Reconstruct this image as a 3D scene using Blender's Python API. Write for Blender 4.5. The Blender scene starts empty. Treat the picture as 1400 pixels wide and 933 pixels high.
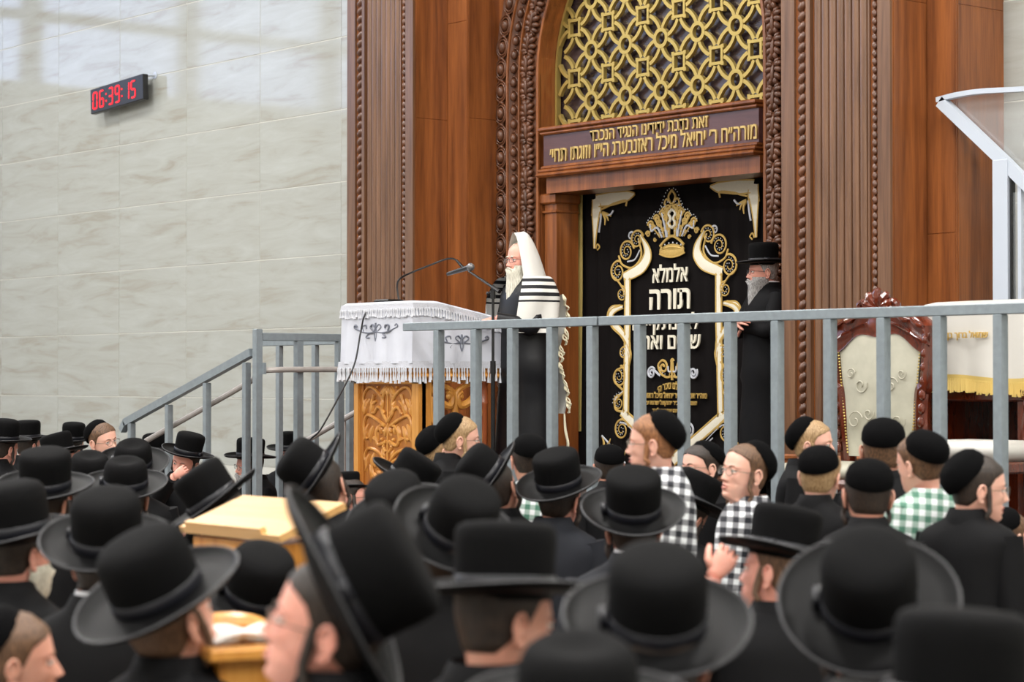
import bpy, math, random
import numpy as np
from mathutils import Vector, Matrix, Quaternion
C = bpy.context.scene.collection
S = bpy.context.scene
R = math.radians
PI = math.pi
random.seed(7)

# ------------------------------------------------------------------ camera
FPX = 3056.0
YAW = R(50.7)
PITCH = math.atan(53.5 / FPX)
cam_d = bpy.data.cameras.new('camera'); cam = bpy.data.objects.new('camera', cam_d); C.objects.link(cam)
cam.location = (0, 0, 1.7)
cam.rotation_euler = (PI / 2 + PITCH, 0, YAW)
cam_d.sensor_width = 36; cam_d.lens = FPX / 1400 * 36
cam_d.clip_start = .05; cam_d.clip_end = 200
cam_d.dof.use_dof = True; cam_d.dof.focus_distance = 14.9; cam_d.dof.aperture_fstop = 3.5
cam_d.dof.aperture_blades = 9
S.camera = cam
CP = Vector((0, 0, 1.7))
RT = Vector((math.cos(YAW), math.sin(YAW), 0)); FH = Vector((-math.sin(YAW), math.cos(YAW), 0)); UPV = Vector((0, 0, 1))
FW = FH * math.cos(PITCH) + UPV * math.sin(PITCH); CU = UPV * math.cos(PITCH) - FH * math.sin(PITCH)
def ray(px, py): return FW + RT * ((px - 700) / FPX) + CU * ((466.5 - py) / FPX)
def aty(px, py, Y):
    d = ray(px, py); return CP + d * (Y / d.y)
def atx(px, py, X):
    d = ray(px, py); return CP + d * (X / d.x)
def atd(px, py, Z): return CP + ray(px, py) * Z

# ------------------------------------------------------------------ world and exposure
w = bpy.data.worlds.new('hall'); S.world = w; w.use_nodes = True
w.node_tree.nodes['Background'].inputs[0].default_value = (.80, .88, 1.0, 1)
w.node_tree.nodes['Background'].inputs[1].default_value = .5
S.view_settings.view_transform = 'Standard'; S.view_settings.look = 'None'
S.view_settings.exposure = 0.0; S.view_settings.gamma = 1; S.view_settings.use_curve_mapping = False

# ------------------------------------------------------------------ lights: the ceiling panels of the hall
CEIL = 8.0
def panel(x, y, sx=1.2, sy=1.2, p=150, col=(1, .97, .92)):
    l = bpy.data.lights.new('ceiling_panel_light', 'AREA'); l.shape = 'RECTANGLE'; l.size = sx; l.size_y = sy
    l.energy = p; l.color = col
    o = bpy.data.objects.new('ceiling_panel_light', l); C.objects.link(o); o.location = (x, y, CEIL - .09)
PANELS = [(x, y) for x in (-22, -17.5, -13.5, -9.5, -5, -1, 3) for y in (7.6, 3, -2, -7)]
for (x, y) in PANELS: panel(x, y, p=(165 if y > 7 else 150) * (1.35 if x > -6 else .9))

# ------------------------------------------------------------------ materials
def lin(c): return tuple(((v / 255) / 12.92 if v / 255 <= .04045 else ((v / 255 + .055) / 1.055) ** 2.4) for v in c) + (1,)
def newmat(name):
    m = bpy.data.materials.new(name); m.use_nodes = True
    nt = m.node_tree; return m, nt, nt.nodes['Principled BSDF']
def N(nt, t, **kw):
    n = nt.nodes.new(t)
    for k, v in kw.items():
        if hasattr(n, k): setattr(n, k, v)
        else: n.inputs[k].default_value = v
    return n
def plain(name, col, rough=.5, metal=0, spec=.5, noise=0, nscale=20, bump=0, sheen=0, coat=0, alpha=1, trans=0):
    m, nt, b = newmat(name); c = lin(col)
    b.inputs['Base Color'].default_value = c; b.inputs['Roughness'].default_value = rough; b.inputs['Metallic'].default_value = metal
    b.inputs['Specular IOR Level'].default_value = spec
    if sheen: b.inputs['Sheen Weight'].default_value = sheen; b.inputs['Sheen Roughness'].default_value = .4
    if coat: b.inputs['Coat Weight'].default_value = coat; b.inputs['Coat Roughness'].default_value = .12
    if trans: b.inputs['Transmission Weight'].default_value = trans
    if alpha < 1: b.inputs['Alpha'].default_value = alpha
    if noise or bump:
        tc = N(nt, 'ShaderNodeTexCoord'); nz = N(nt, 'ShaderNodeTexNoise', Scale=nscale, Detail=5.0)
        nt.links.new(tc.outputs['Object'], nz.inputs['Vector'])
        if noise:
            mx = N(nt, 'ShaderNodeMix'); mx.data_type = 'RGBA'
            mx.inputs[6].default_value = tuple(v * (1 - noise) for v in c[:3]) + (1,)
            mx.inputs[7].default_value = tuple(min(1, v * (1 + noise)) for v in c[:3]) + (1,)
            nt.links.new(nz.outputs['Fac'], mx.inputs[0]); nt.links.new(mx.outputs[2], b.inputs['Base Color'])
        if bump:
            bp = N(nt, 'ShaderNodeBump', Strength=bump, Distance=.01)
            nt.links.new(nz.outputs['Fac'], bp.inputs['Height']); nt.links.new(bp.outputs[0], b.inputs['Normal'])
    return m
def wood(name, c1, c2, rough=.32, scale=(9, 9, .55), coat=.25, ramp=(.3, .72)):
    m, nt, b = newmat(name)
    tc = N(nt, 'ShaderNodeTexCoord'); mp = N(nt, 'ShaderNodeMapping'); mp.inputs['Scale'].default_value = scale
    ge = N(nt, 'ShaderNodeNewGeometry')
    nt.links.new(ge.outputs['Position'], mp.inputs['Vector'])
    nz = N(nt, 'ShaderNodeTexNoise', Scale=1.3, Detail=7.0, Distortion=.7); nt.links.new(mp.outputs[0], nz.inputs['Vector'])
    n2 = N(nt, 'ShaderNodeTexNoise', Scale=9.0, Detail=3.0); nt.links.new(mp.outputs[0], n2.inputs['Vector'])
    ad = N(nt, 'ShaderNodeMath', operation='MULTIPLY_ADD'); nt.links.new(n2.outputs['Fac'], ad.inputs[0]); ad.inputs[1].default_value = .35
    nt.links.new(nz.outputs['Fac'], ad.inputs[2])
    rp = N(nt, 'ShaderNodeValToRGB'); nt.links.new(ad.outputs[0], rp.inputs[0])
    rp.color_ramp.elements[0].position = ramp[0] + .12; rp.color_ramp.elements[0].color = lin(c1)
    rp.color_ramp.elements[1].position = ramp[1] + .2; rp.color_ramp.elements[1].color = lin(c2)
    nt.links.new(rp.outputs[0], b.inputs['Base Color']); b.inputs['Roughness'].default_value = rough
    b.inputs['Coat Weight'].default_value = coat; b.inputs['Coat Roughness'].default_value = .18
    bp = N(nt, 'ShaderNodeBump', Strength=.12, Distance=.004); nt.links.new(ad.outputs[0], bp.inputs['Height']); nt.links.new(bp.outputs[0], b.inputs['Normal'])
    return m
def tile_mat():
    m, nt, b = newmat('polished_stone')
    ge = N(nt, 'ShaderNodeNewGeometry'); oi = N(nt, 'ShaderNodeObjectInfo')
    cm = N(nt, 'ShaderNodeCombineXYZ'); ml = N(nt, 'ShaderNodeMath', operation='MULTIPLY'); ml.inputs[1].default_value = 37.0
    nt.links.new(oi.outputs['Random'], ml.inputs[0]); nt.links.new(ml.outputs[0], cm.inputs[0]); nt.links.new(ml.outputs[0], cm.inputs[1])
    va = N(nt, 'ShaderNodeVectorMath', operation='ADD'); nt.links.new(ge.outputs['Position'], va.inputs[0]); nt.links.new(cm.outputs[0], va.inputs[1])
    mp = N(nt, 'ShaderNodeMapping'); mp.inputs['Scale'].default_value = (.8, .8, 5.5); nt.links.new(va.outputs[0], mp.inputs['Vector'])
    nz = N(nt, 'ShaderNodeTexNoise', Scale=1.5, Detail=8.0, Distortion=.6); nz.inputs['Roughness'].default_value = .62; nt.links.new(mp.outputs[0], nz.inputs['Vector'])
    rp = N(nt, 'ShaderNodeValToRGB'); nt.links.new(nz.outputs['Fac'], rp.inputs[0])
    e = rp.color_ramp.elements; e[0].position = .28; e[0].color = lin((158, 155, 143)); e[1].position = .72; e[1].color = lin((182, 186, 182))
    k = e.new(.46); k.color = lin((172, 174, 168))
    nt.links.new(rp.outputs[0], b.inputs['Base Color']); b.inputs['Roughness'].default_value = .07; b.inputs['Specular IOR Level'].default_value = .5
    return m
M = {}
M['tile'] = tile_mat()
M['grout'] = plain('grout', (206, 206, 198), .8)
M['plaster'] = plain('plaster', (215, 213, 205), .8, noise=.05, nscale=3)
M['beam'] = plain('beam_paint', (150, 125, 105), .6)
M['wood'] = wood('walnut_veneer', (92, 48, 22), (156, 92, 46))
M['wood_dark'] = wood('walnut_carving', (64, 37, 23), (108, 66, 42), rough=.42, scale=(14, 14, 2), coat=.15)
M['wood_sheen'] = wood('walnut_front_sheen', (80, 52, 34), (126, 90, 64), rough=.36, scale=(14, 14, .6), coat=.3)  # same walnut, glossy reflections on the fronts put into a greyer colour
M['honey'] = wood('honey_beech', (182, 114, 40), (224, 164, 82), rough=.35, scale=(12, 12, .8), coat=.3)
M['honey_shaded'] = wood('honey_beech_shaded', (150, 88, 28), (184, 120, 52), rough=.45, scale=(12, 12, .8), coat=.1)  # darker copy of the beech, shade of the recesses put into its colour
M['pale_wood'] = wood('pale_oak_laminate', (200, 150, 88), (220, 176, 116), rough=.35, scale=(1.2, 14, 14), coat=.2)
M['redwood'] = wood('red_mahogany', (52, 16, 6), (112, 42, 16), rough=.16, scale=(10, 10, 2), coat=.8)
M['gold'] = plain('brass_paint', (188, 164, 92), .38, metal=.55, noise=.06, nscale=8)
M['gold_letter'] = plain('gilt_letter', (206, 178, 112), .45, metal=.3)
M['mauve'] = wood('sign_veneer', (72, 44, 42), (98, 64, 60), rough=.3, scale=(1.2, 8, 10), coat=.3)
M['lat_back'] = wood('lattice_backing', (40, 30, 30), (72, 58, 62), rough=.25, scale=(1.2, 8, 10), coat=.5)
M['velvet'] = plain('black_velvet', (13, 9, 9), .9, spec=.15, noise=.25, nscale=4)
M['thread_gold'] = plain('gold_thread', (206, 172, 96), .42, metal=.35, noise=.25, nscale=90)
M['thread_white'] = plain('ivory_thread', (232, 226, 206), .55, noise=.08, nscale=60)
M['thread_silver'] = plain('silver_thread', (205, 208, 216), .4, metal=.3)
M['trim_gold'] = plain('gold_trim', (190, 168, 100), .6)
M['steel'] = plain('galvanised_steel', (142, 152, 158), .42, metal=.35, noise=.2, nscale=26, bump=.08)
M['steel_pipe'] = plain('worn_pipe', (176, 170, 166), .5, metal=.25, noise=.25, nscale=18, bump=.2)
M['black_plastic'] = plain('black_plastic', (16, 16, 18), .35)
M['mic_grille'] = plain('mic_grille', (130, 130, 132), .35, metal=.7, noise=.5, nscale=300, bump=.4)
M['felt'] = plain('black_felt', (7, 7, 8), .85, spec=.12, noise=.3, nscale=30, bump=.15)
M['brim'] = plain('black_brim_felt', (7, 7, 8), .5, spec=.12, noise=.2, nscale=40)
M['band'] = plain('hat_ribbon', (24, 25, 31), .36, spec=.35)
M['binding'] = plain('brim_binding', (40, 40, 43), .42, spec=.4)
M['coat'] = plain('black_wool', (13, 13, 15), .75, spec=.15, noise=.2, nscale=12, bump=.25)
M['satin'] = plain('black_satin', (16, 17, 21), .42, spec=.3, noise=.2, nscale=8, bump=.2)
M['grey_coat'] = plain('charcoal_wool', (30, 32, 38), .8, spec=.25, noise=.2, nscale=15)
M['kippah'] = plain('black_velvet_cap', (8, 8, 9), .95, spec=.08, noise=.2, nscale=50)
M['shirt'] = plain('white_cotton', (228, 230, 236), .7)
M['shoe'] = plain('black_leather', (14, 13, 13), .35)
M['eye_white'] = plain('eye_white', (225, 220, 214), .25)
M['iris'] = plain('iris', (48, 42, 40), .2)
M['lip'] = plain('lip', (190, 118, 108), .5)
M['mouth'] = plain('mouth_inside', (70, 18, 16), .6)
M['teeth'] = plain('teeth', (230, 224, 210), .3)
M['rim_metal'] = plain('spectacle_metal', (120, 112, 100), .3, metal=.8)
M['rim_dark'] = plain('spectacle_dark', (30, 28, 32), .35)
def skin(name, col):
    m, nt, b = newmat(name)
    tc = N(nt, 'ShaderNodeTexCoord'); nz = N(nt, 'ShaderNodeTexNoise', Scale=14.0, Detail=4.0); nt.links.new(tc.outputs['Object'], nz.inputs['Vector'])
    c = lin(col); mx = N(nt, 'ShaderNodeMix'); mx.data_type = 'RGBA'
    mx.inputs[6].default_value = c; mx.inputs[7].default_value = (min(1, c[0] * 1.04), c[1] * .82, c[2] * .8, 1)
    nt.links.new(nz.outputs['Fac'], mx.inputs[0]); nt.links.new(mx.outputs[2], b.inputs['Base Color'])
    b.inputs['Roughness'].default_value = .5; b.inputs['Subsurface Weight'].default_value = .15
    b.inputs['Subsurface Radius'].default_value = (.012, .004, .002); b.inputs['Subsurface Scale'].default_value = .6
    return m
M['skin_pale'] = skin('skin_pale', (226, 184, 164)); M['skin_mid'] = skin('skin_mid', (208, 160, 138)); M['skin_pink'] = skin('skin_pink', (224, 168, 150))
def hairmat(name, c1, c2, sc=60):
    m, nt, b = newmat(name)
    tc = N(nt, 'ShaderNodeTexCoord'); mp = N(nt, 'ShaderNodeMapping'); mp.inputs['Scale'].default_value = (4, 4, .7); nt.links.new(tc.outputs['Object'], mp.inputs[0])
    nz = N(nt, 'ShaderNodeTexNoise', Scale=float(sc), Detail=5.0); nt.links.new(mp.outputs[0], nz.inputs['Vector'])
    rp = N(nt, 'ShaderNodeValToRGB'); nt.links.new(nz.outputs['Fac'], rp.inputs[0])
    rp.color_ramp.elements[0].position = .35; rp.color_ramp.elements[0].color = lin(c1); rp.color_ramp.elements[1].position = .68; rp.color_ramp.elements[1].color = lin(c2)
    nt.links.new(rp.outputs[0], b.inputs['Base Color']); b.inputs['Roughness'].default_value = .55
    bp = N(nt, 'ShaderNodeBump', Strength=.5, Distance=.004); nt.links.new(nz.outputs['Fac'], bp.inputs['Height']); nt.links.new(bp.outputs[0], b.inputs['Normal'])
    return m
M['hair_dark'] = hairmat('dark_brown_hair', (24, 17, 13), (56, 42, 32)); M['hair_brown'] = hairmat('brown_hair', (62, 42, 28), (120, 88, 62))
M['hair_fair'] = hairmat('fair_hair', (126, 98, 66), (190, 158, 116)); M['hair_ginger'] = hairmat('light_auburn_hair', (96, 58, 34), (166, 114, 72))
M['hair_grey'] = hairmat('grey_beard', (112, 110, 110), (196, 194, 192)); M['hair_white'] = hairmat('white_beard', (186, 181, 164), (232, 228, 212), 40)
def gingham(name, dark, size=.022):
    m, nt, b = newmat(name)
    tc = N(nt, 'ShaderNodeTexCoord'); sp = N(nt, 'ShaderNodeSeparateXYZ')
    mp = N(nt, 'ShaderNodeMapping'); mp.inputs['Rotation'].default_value = (.12, 0, -.84); nt.links.new(tc.outputs['Object'], mp.inputs[0])
    nt.links.new(mp.outputs[0], sp.inputs[0])
    outs = []
    for ax in ('X', 'Z'):
        d = N(nt, 'ShaderNodeMath', operation='DIVIDE'); d.inputs[1].default_value = size * 2; nt.links.new(sp.outputs[ax], d.inputs[0])
        f = N(nt, 'ShaderNodeMath', operation='FRACT'); nt.links.new(d.outputs[0], f.inputs[0])
        g = N(nt, 'ShaderNodeMath', operation='GREATER_THAN'); g.inputs[1].default_value = .5; nt.links.new(f.outputs[0], g.inputs[0]); outs.append(g)
    a = N(nt, 'ShaderNodeMath', operation='ADD'); nt.links.new(outs[0].outputs[0], a.inputs[0]); nt.links.new(outs[1].outputs[0], a.inputs[1])
    h = N(nt, 'ShaderNodeMath', operation='MULTIPLY'); h.inputs[1].default_value = .5; nt.links.new(a.outputs[0], h.inputs[0])
    rp = N(nt, 'ShaderNodeValToRGB'); nt.links.new(h.outputs[0], rp.inputs[0]); e = rp.color_ramp.elements
    rp.color_ramp.interpolation = 'CONSTANT'
    e[0].position = 0; e[0].color = lin((232, 236, 238)); e[1].position = .75; e[1].color = lin(dark)
    k = e.new(.25); k.color = lin(tuple(int((x + 232) / 2) for x in dark))
    nt.links.new(rp.outputs[0], b.inputs['Base Color']); b.inputs['Roughness'].default_value = .8
    return m
M['ging_black'] = gingham('black_white_gingham', (28, 30, 38)); M['ging_green'] = gingham('green_white_gingham', (78, 124, 104))
M['cloth_white'] = plain('white_satin_cloth', (206, 209, 219), .5, noise=.06, nscale=12, bump=.15)
M['cloth_ivory'] = plain('ivory_satin_cloth', (200, 197, 190), .35, noise=.04, nscale=9, bump=.15)
M['silver_lace'] = plain('silver_lace', (196, 198, 206), .5, noise=.3, nscale=160, bump=.5)
M['grey_thread'] = plain('grey_thread', (112, 116, 128), .5)
M['fringe_white'] = plain('white_fringe', (208, 210, 216), .7)
M['fringe_gold'] = plain('gold_fringe', (206, 178, 102), .5, metal=.2)
M['upholstery'] = plain('ivory_brocade', (178, 175, 158), .6, noise=.22, nscale=11)
M['tallit'] = plain('white_wool_shawl', (220, 218, 212), .75, noise=.03, nscale=14, bump=.2)
M['tallit_stripe'] = plain('black_wool_stripe', (18, 18, 22), .8)
M['cream_cord'] = plain('cream_cord', (228, 220, 192), .8)
M['alu'] = plain('white_aluminium', (190, 198, 210), .3, metal=.1)
M['paper'] = plain('paper', (236, 236, 232), .7)
M['panel_light'] = None
def emis(name, col, st):
    m, nt, b = newmat(name); b.inputs['Base Color'].default_value = (0, 0, 0, 1)
    b.inputs['Emission Color'].default_value = lin(col); b.inputs['Emission Strength'].default_value = st; return m
M['panel_light'] = emis('led_panel_diffuser', (250, 250, 255), 9); M['led'] = emis('red_led', (255, 20, 34), 2.2)
M['sky_win'] = emis('daylight_pane', (196, 214, 255), 3.4)
M['led_off'] = plain('unlit_segment', (34, 10, 12), .4)
def glassmat(name, alpha, col=(235, 242, 245), rough=.03):
    m, nt, b = newmat(name); out = nt.nodes['Material Output']
    t = N(nt, 'ShaderNodeBsdfTransparent'); g = N(nt, 'ShaderNodeBsdfGlossy'); g.inputs['Roughness'].default_value = rough
    d = N(nt, 'ShaderNodeBsdfDiffuse'); d.inputs['Color'].default_value = lin(col)
    mx = N(nt, 'ShaderNodeMixShader'); mx.inputs[0].default_value = alpha; m2 = N(nt, 'ShaderNodeMixShader'); m2.inputs[0].default_value = .07
    nt.links.new(t.outputs[0], mx.inputs[1]); nt.links.new(d.outputs[0], mx.inputs[2])
    nt.links.new(mx.outputs[0], m2.inputs[1]); nt.links.new(g.outputs[0], m2.inputs[2]); nt.links.new(m2.outputs[0], out.inputs[0])
    return m
M['glass'] = glassmat('clear_acrylic', .10); M['lens'] = glassmat('spectacle_lens', .05, rough=.0)
M['plastic_cover'] = glassmat('clear_vinyl', .12, rough=.12)

# ------------------------------------------------------------------ mesh helpers
class MB:
    def __init__(s): s.v = []; s.f = []; s.m = []
    def add(s, vs, fs, mi=0):
        b = len(s.v); s.v += [tuple(v) for v in vs]; s.f += [tuple(i + b for i in f) for f in fs]; s.m += [mi] * len(fs)
    def box(s, x0, x1, y0, y1, z0, z1, mi=0, bev=0):
        if bev:
            b = bev; vs = []; 
            for (zz, e) in ((z0, b), (z0 + b, 0), (z1 - b, 0), (z1, b)):
                vs += [(x0 + e, y0 + e, zz), (x1 - e, y0 + e, zz), (x1 - e, y1 - e, zz), (x0 + e, y1 - e, zz)]
            fs = [(3, 2, 1, 0), (12, 13, 14, 15)]
            for k in range(3):
                for i in range(4): j = (i + 1) % 4; fs.append((k * 4 + i, k * 4 + j, k * 4 + 4 + j, k * 4 + 4 + i))
            s.add(vs, fs, mi); return s
        vs = [(x0, y0, z0), (x1, y0, z0), (x1, y1, z0), (x0, y1, z0), (x0, y0, z1), (x1, y0, z1), (x1, y1, z1), (x0, y1, z1)]
        s.add(vs, [(3, 2, 1, 0), (4, 5, 6, 7), (0, 1, 5, 4), (1, 2, 6, 5), (2, 3, 7, 6), (3, 0, 4, 7)], mi); return s
    def grid(s, rows, closed=False, cap=(False, False), mi=0, mis=None):
        n = len(rows[0]); vs = [p for r in rows for p in r]; fs = []; ms = []
        for k in range(len(rows) - 1):
            for i in range(n if closed else n - 1):
                j = (i + 1) % n; fs.append((k * n + i, k * n + j, (k + 1) * n + j, (k + 1) * n + i)); ms.append(mis(k, i) if mis else mi)
        if cap[0]: fs.append(tuple(range(n - 1, -1, -1))); ms.append(mi)
        if cap[1]: fs.append(tuple((len(rows) - 1) * n + i for i in range(n))); ms.append(mi)
        b = len(s.v); s.v += [tuple(v) for v in vs]; s.f += [tuple(i + b for i in f) for f in fs]; s.m += ms; return s
    def tube(s, pts, rad, n=8, mi=0, cap=True, flat=1.0, up=None, square=False):
        pts = [Vector(p) for p in pts]; m = len(pts)
        if not hasattr(rad, '__len__'): rad = [rad] * m
        rows = []; prev = None
        for i in range(m):
            t = (pts[min(i + 1, m - 1)] - pts[max(i - 1, 0)])
            t = t.normalized() if t.length > 1e-9 else Vector((0, 0, 1))
            if prev is None:
                a = Vector(up) if up else (Vector((0, 0, 1)) if abs(t.z) < .9 else Vector((0, 1, 0)))
            else: a = prev
            u = (a - t * a.dot(t)); u = u.normalized() if u.length > 1e-6 else t.orthogonal().normalized()
            vv = t.cross(u); prev = u
            off = PI / 4 if square else 0
            rows.append([pts[i] + (u * math.cos(2 * PI * k / n + off) * flat + vv * math.sin(2 * PI * k / n + off)) * rad[i] for k in range(n)])
        s.grid(rows, True, (cap, cap), mi); return s
    def bar(s, a, b, w, h=None, mi=0, up=(0, 0, 1)):   # rectangular bar from a to b
        a = Vector(a); b = Vector(b); t = (b - a).normalized(); u = Vector(up); u = (u - t * u.dot(t))
        u = u.normalized() if u.length > 1e-6 else t.orthogonal().normalized(); v = t.cross(u); h = h or w
        rows = [[p + u * (h / 2) * q[0] + v * (w / 2) * q[1] for q in ((1, 1), (1, -1), (-1, -1), (-1, 1))] for p in (a, b)]
        s.grid(rows, True, (True, True), mi); return s
    def ball(s, c, r, nu=12, nv=8, mi=0, M3=None):
        c = Vector(c); r = r if hasattr(r, '__len__') else (r, r, r); rows = []
        for k in range(nv + 1):
            p = -PI / 2 + PI * k / nv; cp = max(math.cos(p), .02)
            row = [Vector((r[0] * cp * math.cos(2 * PI * i / nu), r[1] * cp * math.sin(2 * PI * i / nu), r[2] * math.sin(p))) for i in range(nu)]
            rows.append([c + ((M3 @ q) if M3 else q) for q in row])
        s.grid(rows, True, (True, True), mi); return s
    def lathe(s, prof, n=32, c=(0, 0, 0), sx=1, sy=1, mi=0, cap=(False, False), flute=0):
        c = Vector(c)
        rows = [[c + Vector((r * sx * math.cos(2 * PI * i / n) * (1 - flute * (i % 2)), r * sy * math.sin(2 * PI * i / n) * (1 - flute * (i % 2)), z)) for i in range(n)] for (r, z) in prof]
        s.grid(rows, True, cap, mi); return s
    def prism(s, poly, d, mi=0):   # poly of (x,z) extruded in y: front at d[0], back d[1]
        n = len(poly); vs = [(p[0], d[0], p[1]) for p in poly] + [(p[0], d[1], p[1]) for p in poly]
        fs = [tuple(range(n)), tuple(range(2 * n - 1, n - 1, -1))] + [(i, n + i, n + (i + 1) % n, (i + 1) % n) for i in range(n)]
        s.add(vs, fs, mi); return s
    def xform(s, Mx, start=0):
        for i in range(start, len(s.v)): s.v[i] = tuple(Mx @ Vector(s.v[i]))
    def data(s, name, mats, smooth=True, ang=None):
        me = bpy.data.meshes.new(name); me.from_pydata(s.v, [], s.f)
        for m in (mats if isinstance(mats, (list, tuple)) else [mats]): me.materials.append(m)
        me.polygons.foreach_set('material_index', s.m)
        if smooth: me.polygons.foreach_set('use_smooth', [True] * len(me.polygons))
        me.update()
        if smooth and ang: me.set_sharp_from_angle(angle=R(ang))
        return me
    def build(s, name, mats, parent=None, smooth=True, ang=35, loc=None, world=True):
        # world=True: vertices are in world space; make them local to the parent (no rotation on parents)
        o = bpy.data.objects.new(name, None) if not s.v else None
        if parent is not None and world:
            off = parent_world(parent)
            s.v = [(v[0] - off[0], v[1] - off[1], v[2] - off[2]) for v in s.v]
        me = s.data(name, mats, smooth, ang); o = bpy.data.objects.new(name, me); C.objects.link(o)
        if parent is not None: o.parent = parent
        if loc is not None: o.location = loc
        return o
def parent_world(p):
    o = Vector((0, 0, 0))
    while p is not None: o += Vector(p.location); p = p.parent
    return o
def tag(o, label=None, cat=None, group=None, kind=None):
    if label: o['label'] = label
    if cat: o['category'] = cat
    if group: o['group'] = group
    if kind: o['kind'] = kind
    return o
def empty(name, loc, label=None, cat=None, group=None, kind=None):
    o = bpy.data.objects.new(name, None); C.objects.link(o); o.location = loc; o.empty_display_size = .1
    return tag(o, label, cat, group, kind)
def inst(name, me, parent, loc, rot=(0, 0, 0), sc=(1, 1, 1), world=True):
    o = bpy.data.objects.new(name, me); C.objects.link(o)
    if parent is not None:
        o.parent = parent
        if world: loc = Vector(loc) - parent_world(parent)
    o.location = loc; o.rotation_euler = rot; o.scale = sc; return o
def text_data(s, size=1.0, off=.012, ext=.02, rtl=True):
    cu = bpy.data.curves.new('txt', 'FONT'); cu.body = s[::-1] if rtl else s; cu.size = size; cu.offset = off; cu.extrude = ext; cu.align_x = 'CENTER'; cu.resolution_u = 3
    o = bpy.data.objects.new('txt', cu); C.objects.link(o); bpy.context.view_layer.update()
    dg = bpy.context.evaluated_depsgraph_get(); me = bpy.data.meshes.new_from_object(o.evaluated_get(dg)); bpy.data.objects.remove(o); bpy.data.curves.remove(cu)
    return me
def text(s, name, mat, parent, x0, x1, z0, z1, y, depth=.006, off=.012, shear=0, rtl=True, bend=0, cap=None):
    # lay the string into the rectangle x0..x1, z0..z1 on a plane facing -Y ; cap = overhang allowance
    me = text_data(s, off=off, rtl=rtl); n = len(me.vertices); co = np.zeros(n * 3); me.vertices.foreach_get('co', co); co = co.reshape(-1, 3)
    a, b = co[:, 0].min(), co[:, 0].max(); c, d = co[:, 1].min(), co[:, 1].max()
    if cap: c, d = cap
    X = x0 + (co[:, 0] - a) / (b - a) * (x1 - x0); Z = z0 + (co[:, 1] - c) / (d - c) * (z1 - z0)
    if bend: u = (X - (x0 + x1) / 2) / ((x1 - x0) / 2); Z -= bend * u * u
    Y = y - depth * (co[:, 2] > 0) 
    off_ = parent_world(parent) if parent else Vector((0, 0, 0))
    co = np.stack([X - off_.x, Y - off_.y, Z - off_.z], 1); me.vertices.foreach_set('co', co.ravel()); me.materials.clear(); me.materials.append(mat); me.update()
    o = bpy.data.objects.new(name, me); C.objects.link(o)
    if parent: o.parent = parent
    return o
def cr(pts, n=6):   # Catmull-Rom
    P = [Vector(p) for p in pts]; P = [P[0] * 2 - P[1]] + P + [P[-1] * 2 - P[-2]]; out = []
    for i in range(1, len(P) - 2):
        for k in range(n):
            t = k / n; a, b, c, d = P[i - 1], P[i], P[i + 1], P[i + 2]
            out.append(.5 * ((2 * b) + (c - a) * t + (2 * a - 5 * b + 4 * c - d) * t * t + (3 * b - a - 3 * c + d) * t ** 3))
    out.append(P[-2]); return out

# ================================================================== THE SETTING
YR, YA, YB, YC, YW, YG, YCUR = 8.45, 10.4, 10.72, 11.01, 11.18, 11.19, 11.33   # planes parallel to the wall
FL = .87                                                                       # platform height
XL0, XL1 = -1.4216 * YA, -1.3365 * YA         # left pilaster
XR0, XR1 = -.9577 * YA, -.8702 * YA           # right pilaster
XBL, XBR = -1.2729 * YB, -.8224 * YB          # inner / outer edges of the stepped face
XC = (XL0 + XR1) / 2 - .03                    # centre line of the ark
fl = MB().box(-28, 6, -12, 12.2, -.1, 0); tag(fl.build('floor', plain('floor_stone', (120, 116, 110), .35, noise=.1, nscale=2), smooth=False), kind='structure')
ce = empty('ceiling', (0, 0, CEIL), kind='structure')
MB().box(-28, 6, -12, 12.2, CEIL, CEIL + .1).build('ceiling_board', M['plaster'], ce, smooth=False)
for (x, y) in PANELS:
    f = MB().box(x - .64, x + .64, y - .64, y + .64, CEIL - .06, CEIL).build('panel_housing', M['alu'], ce, smooth=False)
    MB().box(x - .6, x + .6, y - .6, y + .6, CEIL - .075, CEIL - .06).build('diffuser', M['panel_light'], f, smooth=False)
for k in range(5):
    y = 9.5 - k * 4.6; MB().box(-28, 6, y - .15, y + .15, CEIL - .4, CEIL).build('ceiling_beam', M['beam'], ce, smooth=False)
# stone wall on both sides of the ark, tile by tile
wb = empty('wall_back', (0, YW, 0), kind='structure')
MB().box(-28, XL0 + .3, YW - .001, YW + .2, 0, CEIL).box(XBR - .05, 6, YW - .001, YW + .2, 0, CEIL).build('wall_backing', M['grout'], wb, smooth=False)
TW, TH, G = 1.295, .632, .007
tdata = MB().box(G / 2 - TW / 2, TW / 2 - G / 2, -.012, .012, G / 2 - TH / 2, TH / 2 - G / 2, bev=.0025).data('stone_tile', M['tile'], False)
x_ref = aty(356, 300, YW).x; z_ref = aty(0, 226, YW).z
k0 = math.floor((-28 - x_ref) / TW); cnt = 0
for i in range(k0, 40):
    xc = x_ref + (i + .5) * TW
    if xc > 6 or (xc > XL0 + TW * .4 and xc < XBR - TW * .45): continue
    for j in range(-8, 12):
        zc = z_ref + (j + .5) * TH
        if zc < 1.0 or zc > 6.2 or cnt >= 290 or xc > -3.5: continue
        inst('stone_tile', tdata, wb, (xc, YW + .008, zc), rot=(random.uniform(-.0016, .0016), 0, random.uniform(-.0011, .0011))); cnt += 1
MB().box(-28, XL0 + .2, YW - .002, YW + .02, 0, z_ref - 5 * TH).build('wall_dado', M['grout'], wb, smooth=False)
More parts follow.
